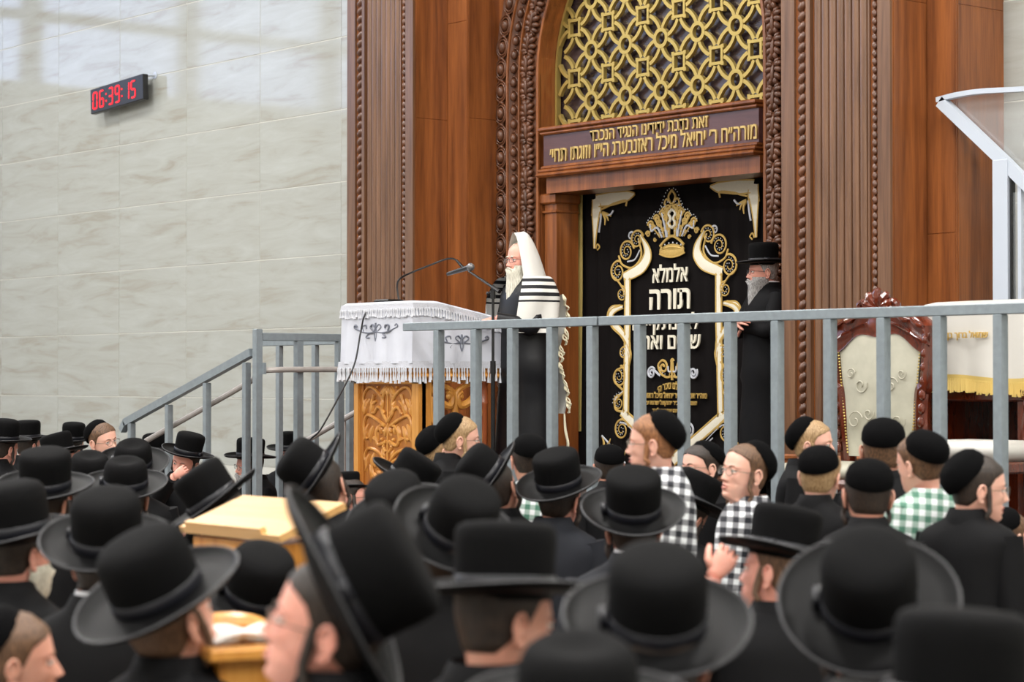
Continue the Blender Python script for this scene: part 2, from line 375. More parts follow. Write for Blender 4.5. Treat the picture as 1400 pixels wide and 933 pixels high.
# left wall with high windows
wl = empty('wall_left', (-27.6, 0, 0), kind='structure')
MB().box(-28, -27.6, -12, 12, 0, 5.75).box(-28, -27.6, -12, 12, 7.7, CEIL).box(-27.9, -27.6, 10.6, 11.2, 5.7, 7.7).box(-28, -27.6, -12, -9, 5.7, 7.7).build('wall_panel', M['plaster'], wl, smooth=False)
wn = empty('window_1', (-27.7, 0, 6.2), kind='structure')
for i in range(8):
    y0 = -9 + i * 2.45
    MB().box(-27.85, -27.82, y0, y0 + 2.45, 5.75, 7.7).build('pane', M['sky_win'], wn, smooth=False)
    MB().box(-27.82, -27.6, y0 - .12, y0 + .12, 5.75, 7.7).box(-27.8, -27.65, y0, y0 + 2.45, 6.62, 6.75).build('mullion', M['beam'], wn, smooth=False)
wf = MB().box(-28, 6, -12.2, -12, 0, CEIL); tag(wf.build('wall_front', M['plaster'], smooth=False), kind='structure')
wr = MB().box(6, 6.2, -12, 12, 0, CEIL); tag(wr.build('wall_right', M['plaster'], smooth=False), kind='structure')

# platform
pf = empty('platform', (-9, YR, 0), kind='structure')
MB().box(-13.25, -2.5, YR - .12, YW + .3, FL - .1, FL).box(-15.2, -13.25, YA - .35, YW + .3, FL - .1, FL).build('platform_floor', plain('platform_carpet', (70, 60, 58), .9), pf, smooth=False)
MB().box(-13.2, -2.5, YR - .05, YR, 0, FL - .1).box(-13.25, -13.2, YR - .05, YA, 0, FL - .1).build('platform_face', M['wood_dark'], pf, smooth=False)
for i in range(5):
    z = FL - (i + 1) * .165
    MB().box(-13.25 - (i + 1) * .36, -13.25 - i * .36, YR, YR + 1.7, max(z - .05, 0), z).build('stair_tread', M['wood_dark'], pf, smooth=False)
MB().box(-15.1, -13.3, YR + .05, YR + .12, 0, .3).build('stair_stringer', M['steel'], pf, smooth=False)

# ================================================================== THE ARK
ark = empty('torah_ark', (XC, YA, FL), 'tall carved walnut ark surround with reeded pilasters, carved arch and gold lattice', 'ark')
ZT = 6.6
body = MB()
body.box(XL0, XL1, YA, YW + .4, FL, ZT).box(XL1 - .01, XBL, YB, YW + .4, FL, ZT); body.build('ark_carcass', M['wood'], ark, smooth=False)
body = MB(); body.box(XR0, XR1, YA, YW + .4, FL, ZT).box(XR1 - .01, XBR, YB, YW + .1, FL, ZT)
body.build('ark_carcass', M['wood'], ark, smooth=False)
# veneer boards on the stepped sides (joints show as fine lines)
def veneer(x0, x1, y0, y1, joints):
    zs = [FL] + joints + [ZT]
    for a, b in zip(zs[:-1], zs[1:]):
        MB().box(x0, x1, y0, y1, a + .0025, b - .0025, bev=.002).build('veneer_board', M['wood'], ark, smooth=False)
veneer(XL1 - .004, XL1 + .004, YA + .012, YB - .004, [3.74]); veneer(XL1 + .012, XBL - .008, YB - .004, YB + .004, [4.5]); veneer(XBL - .004, XBL + .004, YB + .012, YC - .01, [3.74])
veneer(XR1 - .004, XR1 + .004, YA + .012, YB - .004, [4.03]); veneer(XR1 + .012, XBR - .008, YB - .004, YB + .004, [2.6, 5.2]); veneer(XBR - .004, XBR + .004, YB + .012, YW - .02, [4.0])
# carved leaf of the rope moulding
def leaf_mesh(w, h, d, name, twist=.5):
    mb = MB(); rows = []
    for k in range(7):
        t = k / 6; rows.append([(w * (.5 * math.sin(PI * t) ** .7) * (u) + w * twist * (t - .5) * .6 * math.sin(PI * t), -d * math.sin(PI * min(max(t * .9 + .05, 0), 1)) * (1 - abs(u) ** 2) * (1 + .25 * math.cos(u * 9)), h * (t - .5) + abs(u) * h * .12) for u in (-1, -.6, -.2, .2, .6, 1)])
    mb.grid(rows); return mb.data(name, M['wood_dark'], True)
rope_l = leaf_mesh(.06, .085, .028, 'carved_leaf', 1.0)
rope_s = leaf_mesh(.036, .06, .018, 'carved_leaf', -1.0)
for (X0, X1, nm) in ((XL0, XL1, 'left'), (XR0, XR1, 'right')):
    W_ = X1 - X0; fx = lambda t: X0 + W_ * t
    pl = MB(); y = YA
    pl.box(X0, fx(.125), y - .02, y, FL, ZT, bev=.004).box(fx(.245), fx(.285), y - .03, y, FL + .35, ZT, bev=.012)
    pl.box(fx(.80), fx(.815), y - .015, y, FL + .35, ZT, bev=.005).box(fx(.89), X1, y - .02, y, FL, ZT, bev=.004)
    P_ = pl.build('pilaster', M['wood_sheen'], ark, smooth=False)
    for k in range(7):      # reeds
        a, b = fx(.30 + k * .070), fx(.30 + (k + 1) * .070); r = (b - a) / 2; rows = []
        for z in (FL + .35, ZT): rows.append([((a + b) / 2 + r * .93 * math.cos(PI - q * PI / 8), y - .001 - .022 * math.sin(q * PI / 8), z) for q in range(9)])
        MB().grid(rows).build('reed', M['wood_sheen'], P_)
    MB().box(X0 - .03, X1 + .03, y - .06, y + .02, FL, FL + .12, bev=.012).box(X0 - .015, X1 + .015, y - .045, y, FL + .12, FL + .20, bev=.015).box(X0, X1, y - .03, y, FL + .20, FL + .32, bev=.006).box(X0, X1, y - .04, y, FL + .32, FL + .36, bev=.012).build('plinth', M['wood'], P_, smooth=False)
    z = FL + .38; i = 0
    z = 1.25
    while z < 4.95:
        inst('carved_leaf', rope_l, P_, (fx(.185), y - .004, z)); z += .0655
    z = 1.25
    while z < 4.95:
        inst('carved_leaf', rope_s, P_, (fx(.852), y - .004, z)); z += .05
# arch frame: plate with an arched opening
ZS, RI, RO = 4.05, 1.20, 1.73
def arch_pts(r, z0, n=28): # from left foot up and over to right foot
    return [(XC - r, z0)] + [(XC - r * math.cos(PI * k / n), ZS + r * math.sin(PI * k / n)) for k in range(n + 1)] + [(XC + r, z0)]
pts = arch_pts(RI, FL); fr = MB(); n = len(pts)
outer = [(XBL, FL)] + [(min(max(XC - 3 * math.cos(PI * k / 28), XBL), XC + RO), min(ZS + 3 * math.sin(PI * k / 28), ZT)) for k in range(29)] + [(XC + RO, FL)]
fr.grid([[(p[0], YC + .03, p[1]) for p in outer], [(p[0], YC + .03, p[1]) for p in pts], [(p[0], YC + .34, p[1]) for p in pts]])
AF = fr.build('arch_frame', M['wood'], ark, smooth=False)
def band(r0, r1, bulge, mat, name):
    rows = []
    for q in range(9):
        t = q / 8; r = r0 + (r1 - r0) * t; yy = YC + .03 - bulge[0] - bulge[1] * math.sin(PI * t) * 1.0
        rows.append([(p[0], yy, p[1]) for p in arch_pts(r, FL)])
    rows = [[(p[0], YC + .035, p[2]) for p in rows[0]]] + rows + [[(p[0], YC + .035, p[2]) for p in rows[-1]]]
    return MB().grid(rows).build(name, mat, AF, ang=50)
B1 = band(1.575, 1.725, (.02, -.014), M['wood_dark'], 'egg_moulding')
B2 = band(1.43, 1.56, (.02, -.012), M['wood_dark'], 'bead_moulding')
B3 = band(1.225, 1.415, (.012, .006), M['wood_dark'], 'leaf_moulding')
band(1.56, 1.575, (.032, .006), M['wood'], 'fillet'); band(1.415, 1.43, (.03, .006), M['wood'], 'fillet'); band(1.20, 1.225, (.02, .006), M['wood'], 'fillet')
e_ = MB().ball((0, -.012, 0), (.035, .034, .045), 12, 8)
for rr, dd in ((.060, .012), (.079, .011)):
    pts_ = [(rr * .86 * math.sin(a), -.012, rr * math.cos(a) * 1.02) for a in [PI * 2 * k / 16 for k in range(17)]]; e_.tube(pts_, dd * .75, 5, cap=False)
e_.ball((0, -.008, .084), (.03, .018, .012), 8, 5)
egg = e_.data('egg_carving', M['wood_dark'])
b_ = MB().ball((0, -.01, 0), (.03, .026, .036), 10, 7); pts_ = [(.046 * math.sin(a), 0, .045 * math.cos(a)) for a in [PI * (k - 2) / 6 for k in range(-1, 6)]]; b_.tube(pts_, .007, 5)
b_.ball((0, -.004, .05), (.02, .012, .007), 8, 4)
bead = b_.data('bead_carving', M['wood_dark'])
l_ = MB()
# acanthus unit: a central scrolled leaf with two rows of rounded side lobes, in low relief
for s_ in (-1, 1):
    for k, (a, L, wd, z_) in enumerate(((.35, .075, .022, .03), (.75, .085, .024, .0), (1.15, .08, .024, -.03), (1.5, .07, .022, -.055), (2.0, .05, .018, -.06))):
        p0 = Vector((s_ * .008, 0, z_ - .01)); dr = Vector((math.sin(a) * s_, 0, math.cos(a)))
        pp = [p0 + dr * L * t + Vector((0, -.026 * math.sin(PI * (t * .85 + .1)), -.012 * t * t)) for t in (0, .25, .5, .75, 1)]
        l_.tube(pp, [wd * .45, wd * .8, wd, wd * .85, wd * .45], 7, flat=1, up=(0, 1, 0))
l_.tube([(0, -.015, -.08), (0, -.03, -.03), (0, -.034, .03), (0, -.02, .08)], [.008, .016, .018, .008], 8)
l_.v = [(v[0] * .96, v[1] * .9, v[2]) for v in l_.v]
leafm = l_.data('acanthus_carving', M['wood_dark'])
def along(r, sp):
    L1 = ZS - 1.2; tot = 2 * L1 + PI * r; nn = int(tot / sp)
    for i in range(nn + 1):
        s_ = i * tot / nn
        if s_ < L1: yield (XC - r, 1.2 + s_, 0)
        elif s_ < L1 + PI * r:
            a = (s_ - L1) / r; yield (XC - r * math.cos(a), ZS + r * math.sin(a), a)
        else: yield (XC + r, ZS - (s_ - L1 - PI * r), PI)
for (r, sp, me, Bp, yy) in ((1.65, .172, egg, B1, YC + .018), (1.495, .108, bead, B2, YC + .016), (1.318, .172, leafm, B3, YC + .012)):
    for (x, z, a) in along(r, sp):
        if z > 5.25: continue
        inst(me.name, me, Bp, (x, yy, z), rot=(0, a, 0))
# column strips inside the opening and lattice
MB().box(XC - RI, XC + RI, YG + .06, YG + .09, 3.2, ZS + RI + .05).build('lattice_backing', M['lat_back'], ark, smooth=False)
latt = tag(empty('gold_lattice', Vector((XC, YG, 3.63)) - Vector(ark.location)), 'gold painted lattice of rings, squares and petals'); latt.parent = ark
P_ = .386
zsq = aty(760 + 165 / 3.589 - 20 + 0, 0, YG)
sq0 = aty(785, 38, YG)      # a square centre seen in the photograph
def flatband(path, wdt, dep, closed=False):
    mb = MB(); m = len(path); rows = [[], [], [], []]
    for i in range(m):
        a = Vector(path[(i - 1) % m] if (closed or i > 0) else path[i]); b = Vector(path[(i + 1) % m] if (closed or i < m - 1) else path[i])
        t = (b - a); t.normalize(); nn = Vector((-t.y, t.x)); p = Vector(path[i])
        q, r = p + nn * wdt / 2, p - nn * wdt / 2
        rows[0].append((q.x, dep, q.y)); rows[1].append((q.x, 0, q.y)); rows[2].append((r.x, 0, r.y)); rows[3].append((r.x, dep, r.y))
    if closed:
        for r_ in rows: r_.append(r_[0])
    mb.grid(rows); return mb
ring = flatband([(.062 * math.cos(a), .062 * math.sin(a)) for a in [2 * PI * k / 24 for k in range(24)]], .029, .035, True).data('lattice_ring', M['gold'], True); ring.set_sharp_from_angle(angle=R(40))
h_ = .046
sqd = MB()
for (x0, x1, z0, z1) in ((-h_ - .022, h_ + .022, h_, h_ + .022), (-h_ - .022, h_ + .022, -h_ - .022, -h_), (-h_ - .022, -h_, -h_, h_), (h_, h_ + .022, -h_, h_)): sqd.box(x0, x1, 0, .035, z0, z1)
for sx in (-1, 1):
    for sz in (-1, 1): sqd.box(sx * (h_ + .016) - .014, sx * (h_ + .016) + .014, .001, .035, sz * (h_ + .016) - .014, sz * (h_ + .016) + .014)
sqd = sqd.data('lattice_square', M['gold'], False)
arc = []
for (cx, cz, a0) in ((P_ / 2, 0, PI / 2), (0, P_ / 2, -PI / 2)):
    pass
c1 = [(P_ / 2 + P_ / 2 * math.cos(a), P_ / 2 * math.sin(a)) for a in [PI - PI / 2 * k / 8 for k in range(9)]]
c2 = [(P_ / 2 * math.cos(a), P_ / 2 + P_ / 2 * math.sin(a)) for a in [-PI / 2 + PI / 2 * k / 8 for k in range(9)]]
cut = lambda c: [p for p in c if .06 < math.hypot(*p) and math.hypot(p[0] - P_ / 2, p[1] - P_ / 2) > .045]
pet = flatband(cut(c1), .028, .03); p2 = flatband(cut(c2), .028, .03); pet.add(p2.v, p2.f)
petal = pet.data('lattice_petal', M['gold'], True); petal.set_sharp_from_angle(angle=R(40))
def inside(x, z, m=.0): return (z > 3.66 and abs(x - XC) < RI - .02 - m and (z < ZS or math.hypot(x - XC, z - ZS) < RI - .02 - m))
for i in range(-6, 9):
    for j in range(-5, 6):
        x = sq0.x + i * P_; z = sq0.z + j * P_
        if inside(x, z, .03) or (inside(x, z + .05, .03)): inst('lattice_square', sqd, latt, (x, YG - .002, z))
        if inside(x + P_ / 2, z + P_ / 2, .03): inst('lattice_ring', ring, latt, (x + P_ / 2, YG - .001, z + P_ / 2))
        for k in range(4):
            dx, dz = [(1, 1), (-1, 1), (-1, -1), (1, -1)][k]
            if inside(x + dx * .1, z + dz * .1, -.02) and inside(x + dx * .15, z + dz * .15, -.02) or (inside(x + dx * .05, z + dz * .05)): inst('lattice_petal', petal, latt, (x, YG + .001, z), rot=(0, [0, -PI / 2, -PI, PI / 2][k], 0))
bd = flatband([(p[0], p[1]) for p in arch_pts(RI - .015, 3.6, 40)], .022, .04); 
bd.v = [(v[0], v[1] + YG - .003, v[2]) for v in bd.v]; bd.build('lattice_border', M['gold'], latt)
# donor board
bn = tag(empty('inscription_board', Vector((XC, 11.0, 3.43)) - Vector(ark.location)), 'mauve brown board with raised gold Hebrew lettering'); bn.parent = ark
YF = 10.98; xa, xb = XC - RI + .06, XC + RI - .02; zb, zt = 3.235, 3.63
MB().box(xa + .03, xb, YF + .02, YG + .05, zb + .1, zt - .06).build('board_panel', M['mauve'], bn, smooth=False)
mo = MB().box(xa, xb, YF - .02, YG + .05, zt - .03, zt, bev=.008).box(xa + .015, xb, YF - .005, YG + .05, zt - .06, zt - .03, bev=.01)
mo.build('cornice', M['wood'], bn, smooth=False)
mo = MB().box(xa + .02, xb, YF, YG, zb + .075, zb + .1, bev=.008).box(xa, xb, YF - .02, YG, zb + .045, zb + .075, bev=.012).box(xa - .005, xb, YF - .035, YG, zb + .01, zb + .045, bev=.015).box(xa + .05, xb, YF + .03, YG + .1, zb - .11, zb + .01)
mo.build('lower_moulding', M['wood'], bn, smooth=False)
tl = aty(808, 192, YF + .02); tr = aty(969, 166, YF + .02)
text('זאת נדבת ידידינו הנגיד הנכבד', 'inscription', M['gold_letter'], bn, tl.x, tr.x, tl.z - .012, tl.z + .07, YF + .02, .012, off=.006)
tl = aty(753, 219, YF + .02)
text('מורה״ח ר׳ יחיאל מיכל ראזנבערג הי״ו וזוגתו תחי׳', 'inscription', M['gold_letter'], bn, tl.x, XC + RI - .03, tl.z - .022, tl.z + .108, YF + .02, .012, off=.006)
# jambs
for sx in (-1,):
    x0 = XC + sx * (RI - .09) ; jm = MB().box(x0 - .07, x0 + .07, YC + .06, YG + .1, FL, 3.13, bev=.01).box(x0 - .10, x0 + .09, YC + .03, YG + .1, 3.05, 3.13, bev=.012).box(x0 - .085, x0 + .08, YC + .045, YG + .1, 2.98, 3.0, bev=.006)
    jm.build('door_jamb', M['wood'], ark, smooth=False)
MB().box(XC - RI - .1, XC + RI + .1, YCUR + .25, YCUR + .3, FL, 3.7).build('ark_back_panel', M['wood_dark'], ark, smooth=False)
MB().box(XL0 - .08, XBR + .04, YA - .1, YW + .4, ZT, ZT + .25, bev=.04).build('ark_cornice', M['wood'], ark, smooth=False)
MB().box(XC - RI, XC + RI, YC + .05, YCUR + .24, FL, FL + .14).build('ark_step', M['wood_dark'], ark, smooth=False)

# ================================================================== CURTAIN
cur = empty('ark_curtain', (XC, YCUR, FL + .14), 'black velvet ark curtain embroidered with crown, scroll frame and gold Hebrew text', 'curtain')
rows = []
for k in range(13):
    z = 3.22 - (3.22 - FL - .145) * k / 12
    rows.append([(XC - RI - .02 + (2 * RI + .04) * i / 140, YCUR + .015 * math.sin(i * .75 + .4 * math.sin(k * .5)) * (.25 + .75 * min(1, abs(i - 70) / 52) ** 3) + .012, z) for i in range(141)])
MB().grid(rows).build('velvet_panel', M['velvet'], cur)
def CW(px, py): p = aty(px, py, YCUR - .008); return Vector((p.x, p.z))
tp = [CW(789, 262), CW(796, 262), CW(796, 400), CW(794, 590), CW(790, 590), CW(789, 400)]
MB().prism([(p.x, p.y) for p in tp], (YCUR - .012, YCUR - .004)).build('gold_edge_trim', M['trim_gold'], cur, smooth=False)
XM = CW(919, 400).x
def both(fn):            # draw a motif and its mirror about the curtain's centre
    fn(lambda p: Vector((p.x, p.y))); fn(lambda p: Vector((2 * XM - p.x, p.y)))
def cord(pts, r, n=5, k=5, taper=False):
    P = cr([(p.x, 0, p.y) for p in pts], k); m = len(P)
    rad = [r * (1 - .7 * (i / m) if taper else 1) for i in range(m)]
    mb = MB(); mb.tube([(p.x, 0, p.z) for p in P], rad, n, up=(0, 1, 0)); mb.v = [(v[0], YCUR - .010 + v[1] * .55, v[2]) for v in mb.v]; return mb
gold, ivory, silver, beads = MB(), MB(), MB(), MB()
def gm(dst, mb): dst.add(mb.v, mb.f)
def spiral(c, r, a0, turns=1.6, sgn=1):
    out = []; n = int(14 * turns)
    for i in range(n + 1):
        t = i / n; a = a0 + sgn * 2 * PI * turns * t; rr = r * (1 - .82 * t); out.append(Vector((c.x + rr * math.cos(a), c.y + rr * math.sin(a))))
    return out
def beadline(pts, r=.0045, sp=.022):
    P = cr([(p.x, 0, p.y) for p in pts], 8); acc = 0
    for a, b in zip(P[:-1], P[1:]):
        acc += (b - a).length
        if acc > sp: acc = 0; beads.ball((b.x, YCUR - .014, b.z), (r, r * .6, r), 5, 4)
def ribbon(pts, wd, dst, rim=gold, rr=.007):
    P = cr([(p.x, 0, p.y) for p in pts], 6); n = len(P); L = []; Q = []
    ws = np.interp(np.linspace(0, 1, n), np.linspace(0, 1, len(wd)), wd)
    for i in range(n):
        t = (P[min(i + 1, n - 1)] - P[max(i - 1, 0)]); t = Vector((t.x, t.z)).normalized(); nn = Vector((-t.y, t.x)); p = Vector((P[i].x, P[i].z))
        L.append(p + nn * ws[i] / 2); Q.append(p - nn * ws[i] / 2)
    dst.grid([[(p.x, YCUR - .010, p.y) for p in L], [(.5 * (p.x + q.x), YCUR - .016, .5 * (p.y + q.y)) for p, q in zip(L, Q)], [(p.x, YCUR - .010, p.y) for p in Q]])
    for side in (L, Q): gm(rim, cord(side[::3] + [side[-1]], rr, 5, 3))
def side(f):
    g = lambda x, y: f(CW(x, y)); s = 1 if f(Vector((XM - 1, 0))).x < XM else -1
    ribbon([g(876, 322), g(884, 338), g(885, 352), g(877, 366), g(862, 375), g(853, 378)], [.01, .05, .085, .085, .075, .05], ivory)
    ribbon([g(858, 380), g(858, 440), g(857, 500), g(856, 566)], [.055, .055, .05, .05], ivory, rr=.009)
    ribbon([g(850, 564), g(860, 573), g(884, 596), g(905, 616), g(919, 630)], [.05, .07, .07, .075, .08], ivory, rr=.009)
    beadline([g(858, 384), g(858, 440), g(857, 500), g(856, 560)], .004, .05); beadline([g(856, 568), g(884, 596), g(915, 626)], .004, .05)
    # scroll chain down the outside
    for (x, y, rr, a0, tn, d) in ((871, 328, .075, .3, 1.7, 1), (857, 344, .085, .2, 1.8, 1), (845, 372, .085, 1.2, 1.8, 1), (850, 402, .06, 1.6, 1.7, -1), (853, 483, .05, .6, 1.6, 1), (846, 515, .085, 1.3, 1.7, -1), (846, 551, .06, 1.4, 1.5, 1), (850, 588, .085, .3, 1.9, 1), (863, 323, .035, .5, 1.2, 1)):
        c = g(x, y); sp = spiral(c, rr, a0 if s > 0 else PI - a0, tn, d * s); gm(gold if rr > .04 else silver, cord(sp, .0105 if rr > .06 else .008, taper=True))
        beadline(spiral(c, rr * .74, a0 if s > 0 else PI - a0, tn * .7, d * s))
    gm(gold, cord([g(846, 350), g(851, 362), g(865, 366), g(877, 350), g(873, 326)], .009)); gm(silver, cord([g(858, 358), g(868, 355), g(875, 342)], .007))
    gm(gold, cord([g(838, 378), g(846, 386), g(853, 398), g(855, 412)], .009)); gm(gold, cord([g(848, 418), g(836, 424), g(832, 434), g(838, 448), g(852, 462), g(862, 482), g(860, 500)], .012))
    ribbon([g(852, 420), g(838, 424), g(835, 436), g(846, 450), g(858, 468), g(861, 490)], [.02, .06, .07, .05, .05, .01], ivory)
    gm(gold, cord([g(856, 496), g(850, 503), g(842, 508), g(841, 522), g(852, 534)], .01)); gm(gold, cord([g(853, 536), g(842, 548), g(842, 560), g(852, 564)], .01))
    gm(silver, cord([g(841, 558), g(842, 545), g(852, 535)], .006)); beadline([g(838, 556), g(840, 543), g(848, 536)])
    gm(silver, cord([g(848, 578), g(856, 580), g(866, 590), g(885, 612)], .008, taper=True)); gm(silver, cord([g(886, 610), g(876, 606), g(866, 596)], .006)); beadline([g(870, 606), g(885, 620), g(902, 634)])
    gm(gold, cord([g(905, 590), g(896, 598), g(902, 608)], .01)); c = g(897, 588); gm(silver, cord(spiral(c, .06, .4 if s > 0 else PI - .4, 1.6, s), .009)); beadline(spiral(c, .045, .4, 1.2, s))
    gm(gold, cord([g(908, 600), g(912, 585), g(910, 572)], .01, taper=True)); gm(gold, cord([g(913, 640), g(905, 650), g(912, 660), g(918, 650)], .01))
    # lower corner motif
    for (a, b) in (((826, 612), (823, 596)), ((828, 612), (835, 600)), ((829, 614), (838, 608))): gm(gold, cord([g(*a), g((a[0] + b[0]) / 2 + 1, (a[1] + b[1]) / 2), g(*b)], .014, taper=True))
    gm(silver, cord([g(823, 596), g(832, 606), g(838, 616), g(848, 624), g(855, 634)], .008)); gm(gold, cord([g(845, 628), g(852, 626), g(856, 616)], .012, taper=True))
    # top corner piece
    ribbon([g(813, 340), g(814, 310), g(815, 290)], [.01, .05, .09], ivory); ribbon([g(815, 275), g(835, 272), g(858, 268), g(868, 265)], [.09, .1, .07, .01], ivory)
    ribbon([g(815, 296), g(816, 284), g(815, 272)], [.10, .1, .08], ivory)
    gm(gold, cord([g(823, 286), g(832, 282), g(840, 278), g(856, 274), g(856, 282)], .009)); gm(silver, cord([g(826, 292), g(834, 294), g(839, 288)], .009))
    for b in ((836, 296), (832, 302), (827, 308)): gm(gold, cord([g(824, 291), g((824 + b[0]) / 2 + 2, (291 + b[1]) / 2), g(*b)], .014, taper=True))
    gm(silver, cord([g(822, 292), g(821, 304), g(819, 318)], .009)); gm(gold, cord([g(815, 340), g(817, 334), g(820, 338), g(817, 342)], .007))
both(side)
# crown
cx = XM; z0 = CW(919, 346).y; u = .0054    # metres per vertical photo pixel at the curtain
X = lambda a, b: Vector((cx + a * u * 1.32, z0 + b * u))
ribbon([X(-18, 4), X(-9, 1), X(0, 0), X(9, 1), X(18, 4)], [.05, .06, .062, .06, .05], gold, rr=.007); ribbon([X(-18, 4), X(-9, 7), X(0, 8), X(9, 7), X(18, 4)], [.01, .03, .035, .03, .01], gold)
gm(gold, cord([X(-18, 10), X(-10, 18), X(0, 23), X(10, 18), X(18, 10)], .012)); beadline([X(-16, 10), X(0, 14), X(16, 10)], .007, .03)
for s in (-1, 1):
    for k, (a, h, b) in enumerate(((3, 62, 4), (8, 56, 13), (12, 50, 22), (16, 42, 31))):
        gm(gold if k % 2 == 0 else silver, cord([X(s * (a * .8 + 2), 22), X(s * (a + b * .2), 36), X(s * b, h - 10), X(s * (b + 2), h)], .009))
        gm(silver if k % 2 == 0 else gold, cord([X(s * (a * .8 + 5), 22), X(s * (a + b * .28 + 3), 34), X(s * (b + 4.5), h - 13)], .007))
        gm(gold, cord(spiral(X(s * (b + 1), h - 2), .034, 0 if s > 0 else PI, 1.5, s), .0085)); gm(gold, cord(spiral(X(s * (b + 5.5), h - 14), .024, 0 if s > 0 else PI, 1.4, s), .008))
        beadline([X(s * (b - 4), h + 6), X(s * (b + 2), h + 8), X(s * (b + 7), h + 1)], .005, .02); beadline([X(s * (a * .8 + 3), 24), X(s * b * .8, h - 14)], .005, .026)
        gm(gold, cord(spiral(X(s * (b * .8 + 1), h - 22), .017, 0, 1.2, s), .006))
    gm(gold, cord([X(0, 86), X(s * 5, 78), X(s * 3, 70), X(0, 66)], .01)); gm(gold, cord([X(s * 2, 68), X(s * 8, 74), X(s * 11, 68), X(s * 8, 62)], .009)); gm(gold, cord(spiral(X(s * 12, 60), .03, 1, 1.4, s), .008))
    beadline([X(0, 90), X(s * 8, 84), X(s * 13, 72), X(s * 17, 64)], .005, .02); gm(ivory, cord([X(0, 34), X(s * 5, 40), X(s * 2, 47), X(s * 5, 54), X(0, 60)], .012)); gm(gold, cord([X(s * 3, 22), X(s * 8, 40), X(s * 7, 58), X(0, 66)], .01))
# ornament under the text
for s in (-1, 1):
    X2 = lambda a, b: Vector((XM + s * a * u * 1.38, CW(919, 508).y + b * u))
    gm(gold, cord([X2(2, -7), X2(8, -8), X2(16, -3), X2(20, 8)] + [q for q in spiral(X2(13, 6), .05, 1.2 if s > 0 else PI - 1.2, 1.3, s)], .010)); gm(silver, cord(spiral(X2(30, -2), .045, .6, 1.7, -s), .009)); gm(silver, cord([X2(17, -6), X2(22, -2), X2(27, 3)], .01))
    gm(silver, cord([X2(0, 0), X2(5, 0), X2(6, 7)], .008)); gm(gold, cord([X2(1, 12), X2(2, 2), X2(5, -8)], .009, taper=True)); beadline([X2(6, -5), X2(13, -2), X2(18, 6)])
gm(gold, cord([Vector((XM, CW(919, 492).y)), Vector((XM, CW(919, 520).y))], .012)); gm(gold, cord(spiral(Vector((XM, CW(919, 494).y)), .018, 0, 1.1), .008))
gm(gold, cord([Vector((XM, CW(919, 620).y)), Vector((XM, CW(919, 590).y))], .012, taper=True))
for mb, nm, mt in ((gold, 'gold_embroidery', 'thread_gold'), (ivory, 'ivory_embroidery', 'thread_white'), (silver, 'silver_embroidery', 'thread_silver'), (beads, 'beadwork', 'thread_silver')):
    o = mb.build(nm, M[mt], cur); o['kind'] = 'stuff'
def ctext(s, x0, x1, y0, y1, mat='thread_white', off=.03, **k):
    a = CW(x0, y1); b = CW(x1, y0); zm = CW((x0 + x1) / 2, y0).y; zn = CW((x0 + x1) / 2, y1).y
    return text(s, 'embroidered_text', M[mat], cur, a.x, b.x, zn, zm, YCUR - .006, .012, off=off, **k)
ctext('אלמלא', 893, 941, 361, 386, off=.012); ctext('תורה', 889, 944, 395, 423, off=.02)
ctext('לא נתקיימו', 866, 957, 428, 458, off=.012); ctext('שמים וארץ', 870, 958, 458, 485, off=.012)
ctext('לעולם נזכר ה׳', 900, 937, 521, 532, 'thread_gold', .015, bend=.035)
ctext('מוה״ר אברהם ב״ר יחיאל מיכל ראזנבערג', 872, 967, 536, 545, 'thread_gold', .015); ctext('וזוגתו רחל ב״ר יחזקאל שרגא ע״ה', 880, 953, 547, 556, 'thread_gold', .015); ctext('צדקתם עומדת לעד', 893, 938, 558, 566, 'thread_gold', .015)

# ================================================================== RAILINGS
def sq(mb, a, b, w=.05, h=None): return mb.bar(a, b, w, h)
ZR = 2.035
bx = [600, 651, 701, 755, 810, 875, 935, 999, 1063, 1135, 1208, 1285, 1368]
bX = [aty(p, 520, YR).x for p in bx]
xg = aty(822, 440, YR).x; x0r = aty(555, 450, YR).x
def railing(name, xs, a, b, label):
    r = empty(name, (a, YR, FL), label, 'railing')
    MB().box(a, b, YR - .025, YR + .025, ZR - .025, ZR + .027, bev=.004).build('top_rail', M['steel'], r, smooth=False)
    for x in xs: MB().box(x - .025, x + .025, YR - .025, YR + .025, FL, ZR - .025, bev=.004).build('baluster', M['steel'], r, smooth=False)
    MB().box(min(xs) - .025, b - .02, YR - .02, YR + .02, FL + .06, FL + .1).build('bottom_rail', M['steel'], r, smooth=False)
    return r
r1 = railing('metal_railing', bX[:5], x0r, xg - .012, 'galvanised steel railing section in front of the carved lectern and shawled man')
MB().box(xg - .02, xg + .006, YR - .015, YR + .015, ZR - .015, ZR + .018).build('joint_sleeve', M['black_plastic'], r1, smooth=False)
r2 = railing('metal_railing', bX[5:] + [bX[-1] + .365 * k for k in range(1, 5)], xg + .004, -4.6, 'long galvanised steel railing section in front of the curtain, throne and prayer stand')
